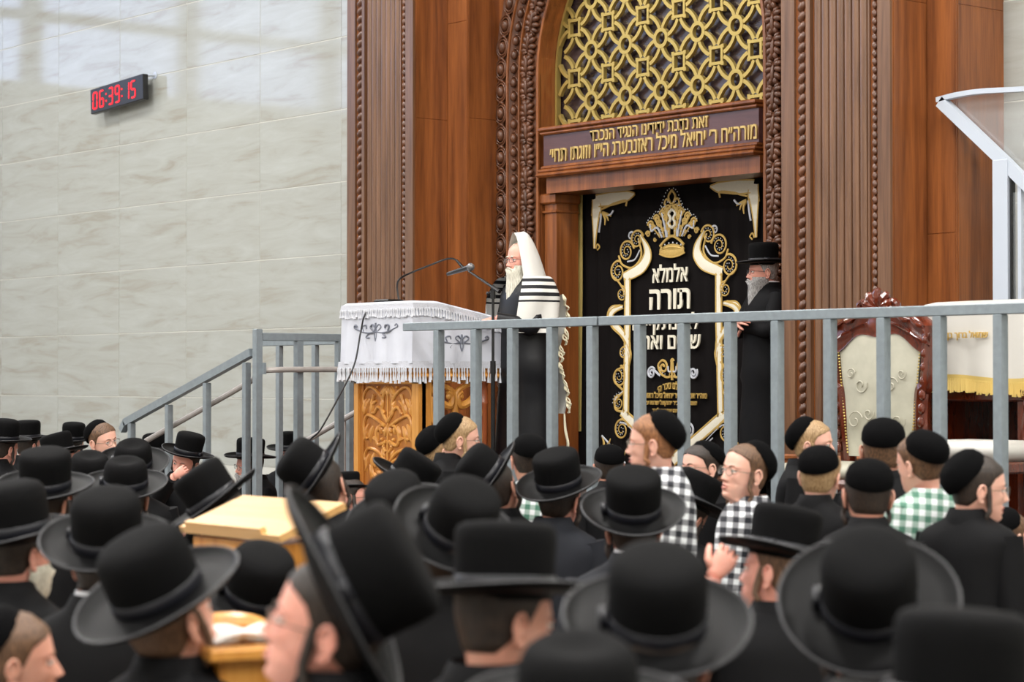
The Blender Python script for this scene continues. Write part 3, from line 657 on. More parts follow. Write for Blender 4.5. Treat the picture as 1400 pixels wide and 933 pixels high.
# stair railing
XP = aty(352, 500, YR).x
sr = empty('stair_railing', (XP, YR, 0), 'grey steel stair railing sloping down left from a tall post with a worn round handrail', 'railing')
zp = aty(352, 450, YR).z
MB().box(XP - .025, XP + .025, YR - .025, YR + .025, 0, zp, bev=.004).build('post', M['steel'], sr, smooth=False)
pa, pb = aty(345, 482, YR), aty(172, 578, YR)
m_ = MB(); m_.bar(pa, pb, .05, .055); dn = (pb - pa).normalized(); m_.bar(pb - dn * .01, pb + Vector((-.05, 0, -.06)), .05, .05); m_.build('sloping_rail', M['steel'], sr, smooth=False)
for px, py in ((180, 575), (231, 550), (283, 520), (337, 492)):
    p = aty(px, py, YR); MB().box(p.x - .022, p.x + .022, YR - .022, YR + .022, 0, p.z - .02, bev=.004).build('baluster', M['steel'], sr, smooth=False)
m_ = MB(); ph = [aty(200, 603, YR + .07), aty(340, 523, YR + .07), aty(352, 510, YR + .07)]
e1 = atx(356, 506, XP + .03); e1.y = YR + .1; e2 = Vector((XP + .03, 9.14, e1.z + .005))
m_.tube(cr(ph[:1] + [ph[1], ph[2], e1, e2], 6), .021, 10); m_.build('round_handrail', M['steel_pipe'], sr)
m_ = MB(); m_.box(XP + .01, XP + .05, YR + .02, YR + .04, e1.z - .03, e1.z + .05); m_.build('handrail_bracket', M['steel'], sr, smooth=False)
lr = empty('landing_railing', (XP, 9.1, 0), 'short grey steel railing beside the white-clothed lectern, running back from the stair post', 'railing')
zc = aty(356, 456, YR).z - .02
MB().box(XP - .025, XP + .025, YR + .03, 9.14, zc - .03, zc + .025, bev=.004).build('top_rail', M['steel'], lr, smooth=False)
for px in (408, 464):
    p = atx(px, 500, XP); MB().box(XP - .025, XP + .025, p.y - .025, p.y + .025, FL, zc - .03, bev=.004).build('baluster', M['steel'], lr, smooth=False)
br = empty('rear_landing_railing', (-15, 10.0, 0), 'grey steel railing at the back of the landing, seen behind the stair post', 'railing')
q0, q1 = aty(352, 468, 10.0), aty(486, 466, 10.0)
MB().box(q0.x, q1.x, 9.98, 10.02, q0.z - .035, q0.z + .02, bev=.004).build('top_rail', M['steel'], br, smooth=False)
for px in (382, 431, 478):
    p = aty(px, 500, 10.0); MB().box(p.x - .025, p.x + .025, 9.98, 10.02, 0, q0.z - .035, bev=.004).build('baluster', M['steel'], br, smooth=False)
fr_ = empty('rear_handrail', (-14.5, 9.9, 0), 'worn round handrail pipe sloping down behind the lectern', 'railing')
m_ = MB(); m_.tube([aty(405, 611, 9.9), aty(500, 556, 9.9)], .022, 10); m_.build('pipe', M['steel_pipe'], fr_)
for px, py in ((470, 575),):
    p = aty(px, py, 9.9); MB().tube([(p.x, 9.9, 0), p], .018, 8).build('standard', M['steel_pipe'], fr_)

# ================================================================== LECTERN
lx1 = aty(572, 560, 8.6).x; lx0 = aty(484, 560, 8.6).x; ly0, ly1 = 8.6, 9.30
lec = empty('carved_lectern', ((lx0 + lx1) / 2, (ly0 + ly1) / 2, FL), 'honey coloured carved wooden lectern standing behind the railing', 'lectern')
zl = aty(572, 515, 8.6).z    # top of the visible wood
m_ = MB(); m_.box(lx0, lx0 + .08, ly0 + .02, ly0 + .08, FL, zl + .02).box(lx0, lx1, ly0 + .03, ly0 + .06, FL, zl + .02).box(lx0, lx0 + .03, ly0 + .05, ly1, FL, zl)
m_.build('cabinet_body', M['honey_shaded'], lec, smooth=False)
m_ = MB()
for (a, b, c, d) in ((lx0, lx0 + .045, FL, zl), (lx1 - .07, lx1, FL, zl), (lx0, lx1, zl - .05, zl), (lx0, lx1, FL, FL + .12)): m_.box(a, b, ly0, ly0 + .05, c, d, bev=.005)
m_.build('panel_frame', M['honey'], lec, smooth=False)
m_ = MB(); m_.box(lx0 - .035, lx1 + .035, ly0 - .035, ly1 + .1, zl - .012, zl + .02, bev=.012).box(lx0 - .02, lx1 + .02, ly0 - .02, ly1 + .08, zl + .02, zl + .12).build('cornice', M['honey'], lec, smooth=False)
MB().box(lx0 - .03, lx1 + .03, ly0 - .03, ly1 + .03, FL, FL + .1, bev=.012).build('plinth', M['honey'], lec, smooth=False)
# carved front panel: real relief of vines and leaves, mirrored
cw = (lx1 - .07) - (lx0 + .045); ccx = (lx1 - .07 + lx0 + .045) / 2; chh = zl - .05 - FL - .12; cz0 = FL + .12
def vine(pts, r, tip=.5):
    P = cr(pts, 6); m = len(P); return MB().tube([(p.x, ly0 + .026, p.z) for p in P], [r * (1 - (1 - tip) * (i / m)) for i in range(m)], 7, up=(0, 1, 0))
def leaf3(c, a, L, wd, bend=.3):
    mb = MB(); rows = []; c = Vector(c); ca, sa = math.cos(a), math.sin(a)
    for k in range(7):
        t = k / 6; w_ = wd * math.sin(PI * min(.97, t * .86 + .1)) ** .8
        row = []
        for q in (-1, -.5, 0, .5, 1):
            lx, lz = L * t, q * w_ + bend * L * math.sin(PI * t) * .3
            row.append((c.x + lx * ca - lz * sa, ly0 + .03 - .018 * (1 - q * q) * math.sin(PI * (t * .8 + .15)) - .004 * (q == 0) * -1, c.z + lx * sa + lz * ca))
        rows.append(row)
    mb.grid(rows); return mb
cv = MB()
def lp(u_, v_): return (ccx + u_ * cw / 2, 0, cz0 + v_ * chh)
for s in (-1, 1):
    cv_parts = []
    for (pts) in ([(0, .02), (.25, .06), (.2, .14), (.05, .2), (.3, .28), (.55, .22), (.5, .12), (.3, .12)],
                  [(0, .22), (.3, .34), (.7, .38), (.85, .3), (.75, .2)], [(.05, .45), (.35, .42), (.42, .52), (.25, .6), (.08, .6)],
                  [(.1, .6), (.4, .66), (.75, .7), (.88, .6), (.8, .48), (.62, .5)], [(0, .64), (.2, .74), (.18, .84), (.4, .93), (.7, .97), (.9, .88), (.85, .76)],
                  [(.1, .72), (.35, .78), (.5, .72)], [(.06, .35), (.15, .4), (.05, .46)], [(.18, .86), (.08, .95), (.0, .9)], [(.5, .9), (.6, .8), (.42, .84)]):
        m2 = vine([lp(s * a, b) for a, b in pts], .013, .7); cv.add(m2.v, m2.f)
    for (a, b, ang, L, wd) in ((.5, .84, -1.2, .12, .022), (.65, .86, -1.0, .11, .022), (.8, .86, -1.35, .13, .02), (.55, .60, -1.3, .12, .024), (.7, .62, -1.2, .13, .022), (.38, .6, -1.6, .1, .02), (.5, .34, -1.4, .12, .024), (.68, .33, -1.3, .13, .024), (.35, .3, -1.6, .09, .02),
                               (.3, .9, 2.4, .09, .02), (.25, .52, 1.2, .07, .018), (.12, .5, 1.7, .08, .018), (.2, .76, 1.2, .06, .018), (.9, .45, 1.9, .1, .016), (.85, .16, 1.9, .1, .016), (.4, .05, .8, .1, .022), (.6, .08, 1.3, .1, .02), (.15, .28, 1.2, .07, .018), (.88, .7, 1.7, .08, .016), (.35, .44, .4, .08, .018), (.1, .9, 1.9, .06, .014), (.45, .2, .9, .07, .02), (.2, .1, .6, .08, .016)):
        p = lp(s * a, b); m2 = leaf3(p, ang if s > 0 else PI - ang, L, wd, .4 * s); cv.add(m2.v, m2.f)
    for (a, b, r) in ((.2, .8, .016), (.2, .88, .013), (.22, .47, .014), (.15, .4, .012), (.12, .55, .014), (.35, .97, .012), (.55, .72, .012), (.3, .24, .014)): p = lp(s * a, b); cv.ball((p[0], ly0 + .03, p[2]), (r, .02, r), 8, 6)
m2 = vine([lp(0, .02), lp(0, .5), lp(0, .95)], .009); cv.add(m2.v, m2.f)
o = cv.build('carved_vines', M['honey'], lec); o['kind'] = 'stuff'
# open fretwork side: posts, scrolls and a turned column
m_ = MB(); m_.box(lx1 - .05, lx1, ly0 + .045, ly0 + .105, FL + .1, zl).box(lx1 - .03, lx1, ly0 + .09, ly1 - .16, zl - .04, zl - .01).build('side_stile', M['honey'], lec, smooth=False)
sc_ = MB()
def scr(pts, r): 
    P = cr([(0, a, b) for a, b in pts], 6); m = len(P); t_ = MB().tube([(lx1 - .02, p.y, p.z) for p in P], [r * (.6 + .6 * math.sin(PI * i / m)) for i in range(m)], 8, up=(1, 0, 0)); sc_.add(t_.v, t_.f)
H1 = zl - .03
for (ys, zs, sg) in ((ly0 + .1, H1, 1), (ly0 + .52, H1, -1)):
    scr([(ys, zs), (ys + sg * .04, zs - .08), (ys + sg * .1, zs - .14), (ys + sg * .17, zs - .16), (ys + sg * .19, zs - .1), (ys + sg * .15, zs - .07)], .022)
    scr([(ys + sg * .02, zs - .1), (ys + sg * .01, zs - .22), (ys + sg * .07, zs - .3), (ys + sg * .12, zs - .34), (ys + sg * .08, zs - .4), (ys + sg * .03, zs - .36)], .024)
    scr([(ys, zs - .3), (ys + sg * .02, zs - .42), (ys + sg * .1, zs - .5), (ys + sg * .02, zs - .62)], .024)
    scr([(ys + sg * .06, zs - .02), (ys + sg * .12, zs - .03), (ys + sg * .2, zs - .08), (ys + sg * .2, zs - .2), (ys + sg * .14, zs - .24)], .016)
    for (dy, dz) in ((.11, .3), (.16, .1), (.06, .4), (.1, .55)): sc_.ball((lx1 - .02, ys + sg * dy, zs - dz), (.018, .022, .022), 8, 6)
sc_.build('fretwork_scrolls', M['honey'], lec)['kind'] = 'stuff'
yc = atx(660, 560, lx1 - .03).y
m_ = MB(); m_.lathe([(.04, zl), (.045, zl - .03), (.034, zl - .05), (.036, zl - .16), (.042, zl - .17), (.034, zl - .19), (.034, FL + .2), (.045, FL + .15), (.045, FL + .1)], 24, (lx1 - .03, yc, 0), flute=.06)
m_.build('turned_column', wood('cherry_column', (120, 58, 28), (168, 90, 50), scale=(14, 14, 1)), lec, ang=60)
MB().box(lx0 + .03, lx0 + .06, ly0 + .1, ly1, FL + .1, zl).build('far_side_panel', M['honey_shaded'], lec, smooth=False)
# cloth cover over the desk
cx0, cx1, cy0, cy1 = lx0 - .06, lx1 + .012, ly0 - .05, ly1 + .14
zt0 = aty(572, 411, cy0).z; zt1 = atx(690, 441, cx1).z; zb_ = aty(572, 497, cy0).z
cl = empty('lectern_cloth', ((cx0 + cx1) / 2, (cy0 + cy1) / 2, zb_), 'white lace-edged cloth with grey scroll embroidery draped over the carved lectern', 'cloth')
def ztop(y): t = (y - cy0) / (cy1 - cy0); return zt0 + (zt1 - zt0) * max(0, (t - .22)) / .78
def loopring(z, ex, wob=.0, fz=None):
    out = []; 
    def seg(a, b, n):
        for i in range(n): out.append((a[0] + (b[0] - a[0]) * i / n, a[1] + (b[1] - a[1]) * i / n))
    seg((cx0 - ex, cy0 - ex), (cx1 + ex, cy0 - ex), 26); seg((cx1 + ex, cy0 - ex), (cx1 + ex, cy1 + ex), 26); seg((cx1 + ex, cy1 + ex), (cx0 - ex, cy1 + ex), 26); seg((cx0 - ex, cy1 + ex), (cx0 - ex, cy0 - ex), 26)
    return [(p[0] + wob * math.sin(i * 1.3) * .6, p[1] + wob * math.cos(i * 1.1), (fz(p[1]) if fz else z) ) for i, p in enumerate(out)]
rows = [loopring(0, -.02, 0, lambda y: ztop(y) + .002), loopring(0, .0, 0, lambda y: ztop(y) - .012)]
for k in range(1, 8): rows.append(loopring(0, .004 + .002 * k, .0016 * k, lambda y, k=k: ztop(y) - .012 + (zb_ - ztop(y) + .012) * k / 7))
m_ = MB().grid(rows, True); 
tp = [(x, y) for y in np.linspace(cy0 + .02, cy1 - .02, 12) for x in (cx0 + .02, cx1 - .02)]
m_.grid([[(cx0 + .02 + (cx1 - cx0 - .04) * i / 6, y, ztop(y) + .003) for i in range(7)] for y in np.linspace(cy0 + .02, cy1 - .02, 12)])
m_.build('cloth_drape', M['cloth_white'], cl, ang=80)
def lace(zf0, zf1, ex, name, parent, mat=M['silver_lace']):
    a = loopring(0, ex, 0, zf0); b = loopring(0, ex + .004, 0, zf1); return MB().grid([a, b], True).build(name, mat, parent, ang=80)
lace(lambda y: ztop(y) - .012, lambda y: ztop(y) - .05, .008, 'lace_band', cl); lace(lambda y: zb_ + .015, lambda y: zb_ - .03, .02, 'lace_band', cl)
tas = MB()
def fringe(zf, ex, L, sp, mb, wob=.003, only=None):
    for (a, b) in (((cx0 - ex, cy0 - ex), (cx1 + ex, cy0 - ex)), ((cx1 + ex, cy0 - ex), (cx1 + ex, cy1 + ex)), ((cx1 + ex, cy1 + ex), (cx0 - ex, cy1 + ex)), ((cx0 - ex, cy1 + ex), (cx0 - ex, cy0 - ex))):
        n = int(math.dist(a, b) / sp)
        for i in range(n):
            t = (i + .5) / n; x = a[0] + (b[0] - a[0]) * t + random.uniform(-wob, wob); y = a[1] + (b[1] - a[1]) * t + random.uniform(-wob, wob); z = zf(y); l_ = L * random.uniform(.85, 1.12)
            mb.tube([(x, y, z), (x, y, z - l_ * .25), (x, y, z - l_ * .4), (x + random.uniform(-.004, .004), y, z - l_)], [.005, .0075, .004, .0105], 5)
fringe(lambda y: ztop(y) - .045, .014, .055, .021, tas); fringe(lambda y: zb_ - .025, .026, .095, .024, tas, .005)
tas.build('tassel_fringe', M['fringe_white'], cl)['kind'] = 'stuff'
em = MB()
def motif(o3, ax, sc):
    for s in (-1, 1):
        for pts in ([(0, -.02), (.3, -.05), (.6, -.02), (.8, .05), (1, .12), (.95, .2), (.88, .15)], [(.1, .0), (.25, .12), (.15, .2), (.05, .12)], [(.3, -.05), (.45, -.18), (.3, -.2)], [(.55, 0), (.6, .15), (.45, .18), (.42, .08)], [(0, -.3), (.05, -.1), (0, .25)]):
            em.tube([Vector(o3) + Vector(ax) * s * a * sc + Vector((0, 0, b * sc * .9)) for a, b in [(q.x, q.z) for q in cr([(a, 0, b) for a, b in pts], 4)]], .006 if sc < .2 else .006, 5)
motif(((cx0 + cx1) / 2, cy0 - .012, aty(520, 453, cy0).z), (1, 0, 0), .24); motif((cx1 + .012, atx(630, 468, cx1).y, atx(630, 468, cx1).z), (0, 1, 0), .22)
em.build('scroll_embroidery', M['grey_thread'], cl)
# top edge of a folded cloth beyond the cover
# microphones
gp = aty(532, 408, 8.75)
gz = ztop(8.75) + .006
gm_ = empty('gooseneck_microphone', (gp.x, 8.75, gz), 'black gooseneck microphone curving over the white lectern cloth from a flat base', 'microphone')
MB().box(gp.x - .09, gp.x + .07, 8.69, 8.82, gz, gz + .022, bev=.008).build('base', M['black_plastic'], gm_, smooth=False)
Yg = 8.75
path = [aty(545, 404, Yg), aty(543, 392, Yg), aty(546, 382, Yg), aty(560, 374, Yg + .1), aty(590, 362, Yg + .25), aty(612, 354, Yg + .35), aty(624, 356, Yg + .4), aty(633, 366, Yg + .42)]
path[0].z = gz + .02
MB().tube(cr(path, 6), .0065, 8).build('gooseneck', M['black_plastic'], gm_)
MB().tube([path[-2], path[-1]], [.009, .011], 8).build('capsule', M['black_plastic'], gm_)
cb = MB().tube(cr([Vector((gp.x - .05, 8.7, gz + .01)), aty(500, 428, 8.53), aty(493, 455, 8.5), aty(484, 500, 8.4), aty(462, 545, 8.3), aty(438, 588, 8.2), aty(420, 612, 8.15), Vector((aty(415, 640, 8.1).x, 8.1, .9)), Vector((aty(415, 640, 8.1).x, 8.1, .01))], 8), .006, 6)
tag(cb.build('microphone_cable', M['black_plastic']), 'thin black cable hanging from the gooseneck base down past the lectern front', 'cable')
sp_ = aty(674, 500, 8.80)
ms = empty('microphone_stand', (sp_.x, 8.8, FL), 'black microphone stand with boom arm between the lectern and the railing', 'microphone stand')
zt_ = aty(674, 398, 8.8).z
MB().lathe([(.0, FL), (.13, FL + .003), (.13, FL + .02), (.02, FL + .035)], 24, (sp_.x, 8.8, 0)).build('round_base', M['black_plastic'], ms)
MB().tube([(sp_.x, 8.8, FL + .03), (sp_.x, 8.8, 1.78)], .014, 10).build('lower_tube', M['black_plastic'], ms)
MB().tube([(sp_.x, 8.8, 1.76), (sp_.x, 8.8, zt_ + .03)], .009, 8).tube([(sp_.x, 8.8, 1.74), (sp_.x, 8.8, 1.82)], .018, 10).tube([(sp_.x, 8.8, zt_ - .05), (sp_.x, 8.8, zt_)], .016, 10).build('upper_tube', M['black_plastic'], ms)
ba, bb = aty(683, 399, 8.8), aty(641, 371, 8.8)
m_ = MB(); m_.tube([ba, ba + (bb - ba) * .4, bb], [.011, .009, .007], 8); m_.tube([ba, ba + (bb - ba) * .22], .014, 8); m_.tube([(sp_.x - .05, 8.8, zt_ - .02), (sp_.x + .02, 8.8, zt_ + .01)], .008, 6); m_.ball((sp_.x - .05, 8.8, zt_ - .015), .013, 8, 6); m_.build('boom_arm', M['black_plastic'], ms)
ma, mb_ = aty(612, 375, 8.8), aty(641, 366, 8.8)
dd = (mb_ - ma).normalized()
mk = empty('handheld_microphone', ma, 'black handheld microphone with a grey mesh head clipped to the boom stand', 'microphone')
MB().tube([ma, ma + dd * .03, mb_ - dd * .03, mb_], [.011, .013, .017, .02], 12).build('handle', M['black_plastic'], mk)
MB().ball(mb_ + dd * .018, .026, 14, 10).build('grille', M['mic_grille'], mk)

# ================================================================== CLOCK
ck0 = aty(159, 129, YW - .14)
ck = empty('digital_clock', (ck0.x, YW - .14, ck0.z), 'black digital wall clock with red digits reading 06:39:15', 'clock')
def ckb(mb, nm, mt, par, **k):
    mb.xform(Matrix.Rotation(R(-3.0), 4, 'Y').to_3x3().to_4x4()); 
    mb.v = [(v[0] + ck0.x, v[1] + YW - .14, v[2] + ck0.z) for v in mb.v]; return mb.build(nm, mt, par, **k)
W2, H2 = .525, .126
ckb(MB().box(-W2, W2, 0, .06, -H2, H2, bev=.006), 'case', M['black_plastic'], ck, smooth=False)
def seg7(ch, x, w, h, t):
    S7 = {'0': 'abcdef', '6': 'acdefg', '3': 'abcdg', '9': 'abcdfg', '1': 'bc', '5': 'acdfg'}[ch]; mb = MB()
    for s in S7:
        if s in 'agd': z = {'a': h, 'g': 0, 'd': -h}[s]; z -= t * .5 * (s == 'a'); z += t * .5 * (s == 'd'); poly = [(x - w + t * .6, z), (x - w + t * 1.2, z + t / 2), (x + w - t * 1.2, z + t / 2), (x + w - t * .6, z), (x + w - t * 1.2, z - t / 2), (x - w + t * 1.2, z - t / 2)]
        else:
            xx = x + w - t / 2 if s in 'bc' else x - w + t / 2; za, zb2 = (h - t * .4, t * .15) if s in 'bf' else (-t * .15, -h + t * .4)
            poly = [(xx, za), (xx + t / 2, za - t * .6), (xx + t / 2, zb2 + t * .6), (xx, zb2), (xx - t / 2, zb2 + t * .6), (xx - t / 2, za - t * .6)]
        mb.prism([(p[0] + (p[1]) * .06, p[1]) for p in poly], (-.004, .001))
    return mb
xs = [-.43, -.297, -.11, .023, .215, .338]
for ch, x in zip('063915', xs): ckb(seg7(ch, x, .046, .088, .016), 'digit', M['led'], ck, smooth=False)
for x in (-.203, .114):
    for z in (.035, -.035): ckb(MB().box(x - .008, x + .008, -.004, .001, z - .008, z + .008), 'colon_dot', M['led'], ck, smooth=False)
m_ = MB(); a_ = aty(196, 103, YW - .1); b_ = aty(213, 103, YW); m_.tube([a_, b_], .013, 8); m_.tube([b_ + Vector((0, -.01, 0)), b_], .035, 12); m_.tube([a_ + Vector((-.1, 0, -.03)), a_], .012, 8); m_.build('wall_bracket', M['alu'], ck)
MB().bar(Vector((ck0.x - .3, YW - .09, ck0.z)), Vector((ck0.x - .3, YW, ck0.z)), .03).build('wall_spacer', M['black_plastic'], ck, smooth=False)

# ================================================================== THRONE CHAIR, PRAYER STAND, ACRYLIC BOOTH
ty = 9.55
tx0, tx1 = aty(1138, 500, ty).x, aty(1277, 500, ty).x; tc = (tx0 + tx1) / 2
th = empty('throne_chair', (tc, ty, FL), 'red mahogany throne chair with ivory brocade back behind the railing', 'chair')
zs_ = aty(1200, 408, ty).z; hw = (tx1 - tx0) / 2
def top(u_): return zs_ - .03 - .15 * abs(u_) ** 2.2 + .035 * math.cos(u_ * 7) * (1 - abs(u_))   # crest line, u -1..1
def itop(u_): return zs_ - .20 - .12 * abs(u_) ** 1.6 - .02 * math.cos(u_ * 8)
rows = []
for k in range(25):
    u_ = -1 + k / 12; x = tc + u_ * hw; rows.append([(x, ty + .05, top(u_)), (x, ty - .03, top(u_) - .01), (x, ty - .045, top(u_) - .05), (x, ty - .03, top(u_) - .09), (x, ty - .05, (top(u_) + itop(u_)) / 2 - .02), (x, ty - .03, itop(u_) + .03), (x, ty - .035, itop(u_)), (x, ty + .04, itop(u_))])
MB().grid(rows).build('crest_rail', M['redwood'], th, ang=70)
m_ = MB()
for s in (-1, 1):
    for k in range(3): m_.tube(cr([(tc + s * (.05 + .1 * k), ty - .045, top(.1 + .3 * k) - .03), (tc + s * (.1 + .1 * k), ty - .06, top(.1 + .3 * k) - .06), (tc + s * (.13 + .1 * k), ty - .05, top(.3 + .25 * k) - .05)], 5), .012, 6)
m_.build('crest_carving', M['redwood'], th)
fz = aty(1192, 400, ty).z; fx_ = aty(1192, 400, ty).x
fn = MB()
for a in (-1.25, -.7, 0, .7, 1.25): 
    dv = Vector((math.sin(a), 0, math.cos(a))); fn.tube([Vector((tc, ty - .02, zs_ - .06)) + dv * t + Vector((0, -.02 * math.sin(t * 25), 0)) for t in (0, .04, .08, .105, .115)], [.018, .024, .03, .024, .01], 8)
for s in (-1, 1): fn.tube(cr([(tc + s * .03, ty - .03, zs_ - .06), (tc + s * .1, ty - .03, zs_ - .02), (tc + s * .14, ty - .03, zs_ - .04), (tc + s * .12, ty - .03, zs_ - .08), (tc + s * .09, ty - .03, zs_ - .05)], 5), .02, 8)
fn.build('finial', M['redwood'], th)
for s in (-1, 1):
    m_ = MB(); m_.tube(cr([(tc + s * hw * .93, ty, top(.95) + .0), (tc + s * hw * .9, ty - .005, top(.95) - .3), (tc + s * hw * .78, ty, FL + .75), (tc + s * hw * .74, ty + .02, FL + .45), (tc + s * hw * .78, ty + .1, FL)], 6), .045, 8, flat=1.0)
    for k in range(9): m_.ball((tc + s * hw * (.92 - .016 * k), ty - .035, top(.95) - .08 - k * .075), (.022, .02, .032), 8, 6)
    m_.build('back_post', M['redwood'], th)
    MB().tube(cr([(tc + s * hw * .85, ty - .55, FL), (tc + s * hw * .8, ty - .52, FL + .15), (tc + s * hw * .82, ty - .5, FL + .25)], 6), [.03] * 13, 8).build('leg', M['redwood'], th)
    pass
rows = []
for k in range(13):
    u_ = -1 + k / 6; col = []
    for j in range(9):
        t = j / 8; zz = (itop(u_ * .8) + .02) * (1 - t) + (FL + .40) * t; hw2 = hw * (.80 - .18 * t); col.append((tc + u_ * hw2, ty - .02 - .03 * (1 - u_ ** 4) * math.sin(PI * min(1, t * .9 + .08)), zz))
    rows.append(col)
m_ = MB().grid(rows); m_.add([(v[0], ty + .01, v[2]) for r_ in (rows[0], rows[-1][::-1]) for v in r_], [tuple(range(18))]); m_.build('back_upholstery', M['upholstery'], th, ang=60)
bq = MB()
for s in (-1, 1):
    for (a, b, r, sg) in ((.3, .3, .05, 1), (.42, .55, .06, -1), (.25, .75, .05, 1), (.5, .22, .035, -1), (.15, .5, .04, 1)):
        c = Vector((tc + s * a * hw, zs_ - .25 - b * .8)); bq.tube([(p.x, ty - .052, p.y) for p in spiral(c, r, .3, 1.2, s * sg)], .004, 4)
bq.build('brocade_pattern', plain('brocade_thread', (168, 164, 148), .6), th)
nl = MB()
for j in range(34):
    t = j / 33
    for s in (-1, 1): nl.ball((tc + s * hw * (.80 - .18 * t), ty - .03, (itop(.8) + .0) * (1 - t) + (FL + .42) * t), .006, 5, 4)
nl.build('brass_studs', M['gold'], th)['kind'] = 'stuff'
MB().box(tc - hw * .85, tc + hw * .85, ty - .55, ty + .05, FL + .22, FL + .29, bev=.02).build('seat_frame', M['redwood'], th, smooth=False)
MB().box(tc - hw * .8, tc + hw * .8, ty - .53, ty, FL + .29, FL + .37, bev=.03).build('seat_cushion', M['upholstery'], th, ang=50)
# prayer stand (wide table) with ivory cover
ay = 9.75
ax0 = aty(1262, 500, ay).x; ax1 = aty(1398, 500, ay).x + .25
zc1 = aty(1330, 418, ay).z; zc0 = aty(1330, 520, ay).z
st = empty('prayer_stand', ((ax0 + ax1) / 2, ay + .3, FL), 'mahogany prayer stand with an open dark shelf, right of the throne chair', 'stand')
m_ = MB(); zz1 = aty(1330, 531, ay).z; zz2 = aty(1330, 549, ay).z
m_.box(ax0, ax1, ay, ay + .6, zz2, zz1, bev=.01).build('table_top', M['redwood'], st, smooth=False)
MB().box(ax0 + .05, ax1 - .05, ay + .5, ay + .56, FL, zz2).box(ax0, ax0 + .06, ay + .02, ay + .56, FL, zz2).box(ax1 - .3, ax1 - .24, ay + .02, ay + .56, FL, zz2).build('cabinet_body', M['redwood'], st, smooth=False)
m_ = MB(); m_.tube(cr([(ax1 - .22, ay, zz1 - .02), (ax1 - .15, ay - .02, zz1 - .06), (ax1 - .19, ay - .02, zz2 - .2), (ax1 - .1, ay - .02, FL + .25), (ax1 - .22, ay - .02, FL)], 8), .05, 9)
for (dx, dz) in ((-.17, -.02), (-.14, -.12), (-.18, -.25), (-.12, -.38), (-.14, -.5)): m_.ball((ax1 + dx, ay - .05, zz2 + dz), (.035, .03, .05), 8, 6)
m_.build('carved_leg', M['redwood'], st)
MB().box(ax0 + .04, ax1 - .1, ay + .05, ay + .55, zz1, zz1 + .03).build('tabletop_pad', plain('sequinned_black_cloth', (14, 14, 18), .3, noise=.6, nscale=200, bump=.6), st, smooth=False)
mbx = [tuple(v) for v in (aty(1302, 529, ay), aty(1330, 522, ay))]
sc2 = empty('ivory_stand_cover', ((ax0 + ax1) / 2, ay + .3, zc0), 'ivory satin cover with gold fringe and gold Hebrew name on the prayer stand', 'cloth')
rows = []; per = [(ax0 + .02 + (ax1 - ax0 - .04) * i / 30, ay - .03) for i in range(31)] + [(ax1 - .02 + .02, ay - .03 + .55 * i / 12) for i in range(1, 13)] + [(ax1 - (ax1 - ax0) * i / 20, ay + .52) for i in range(21)] + [(ax0, ay + .52 - .53 * i / 10) for i in range(1, 10)]
cxm, cym = (ax0 + ax1) / 2, ay + .25
for k in range(9):
    t = k / 8; zq = zc1 + (zc0 - zc1) * t; rows.append([(p[0] + (p[0] - cxm) * .015 * t + .008 * t * math.sin(i * .9), p[1] + (p[1] - cym) * .03 * t + .012 * t * math.sin(i * .7), zq + .012 * t * math.sin(i * .23)) for i, p in enumerate(per)])
rows = [[(cxm + (p[0] - cxm) * q, cym + (p[1] - cym) * q, zc1 + h) for p in per] for q, h in ((.05, .035), (.5, .032), (.85, .025), (.97, .012))] + rows
MB().grid(rows, True).build('cover_cloth', M['cloth_ivory'], sc2, ang=80)
m_ = MB(); e2_ = rows[-1]
m_.grid([[(v[0] + (v[0] - cxm) * .005, v[1] + (v[1] - cym) * .012, v[2] + .02) for v in e2_], [(v[0] + (v[0] - cxm) * .006, v[1] + (v[1] - cym) * .014, v[2] - .012) for v in e2_]], True); m_.build('gold_braid', M['fringe_gold'], sc2)
m_ = MB()
for i in range(len(e2_) - 1):
    for q in range(3):
        a = Vector(e2_[i]).lerp(Vector(e2_[i + 1]), q / 3); m_.tube([a, a + Vector((random.uniform(-.004, .004), -.003, -.075 * random.uniform(.85, 1.1)))], [.006, .008], 4)
m_.build('gold_fringe', M['fringe_gold'], sc2)['kind'] = 'stuff'
a, b = aty(1287, 466, ay - .04), aty(1352, 456, ay - .04)
text('שמואל ברוך בן ר׳', 'embroidered_name', M['thread_gold'], sc2, a.x, b.x, a.z + .0, a.z + .052, ay - .047, .006, off=.015)
sy_ = ay - .38; s0, s1 = aty(1292, 600, sy_).x, aty(1388, 600, sy_).x
cs = empty('padded_stool', ((s0 + s1) / 2, sy_, FL), 'low mahogany stool with an ivory cushion in front of the prayer stand', 'stool')
zcu = aty(1330, 602, sy_).z
MB().box(s0, s1, sy_ - .17, sy_ + .2, zcu - .11, zcu, bev=.04).build('cushion', M['cloth_ivory'], cs, ang=60)
MB().box(s0 - .01, s1 + .01, sy_ - .18, sy_ + .21, zcu - .17, zcu - .11, bev=.01).build('seat_frame', M['redwood'], cs, smooth=False)
for (x, y) in ((s0 + .04, sy_ - .13), (s1 - .04, sy_ - .13), (s0 + .04, sy_ + .16), (s1 - .04, sy_ + .16)): MB().tube([(x, y, FL), (x, y, zcu - .17)], [.02, .03], 8).build('leg', M['redwood'], cs)
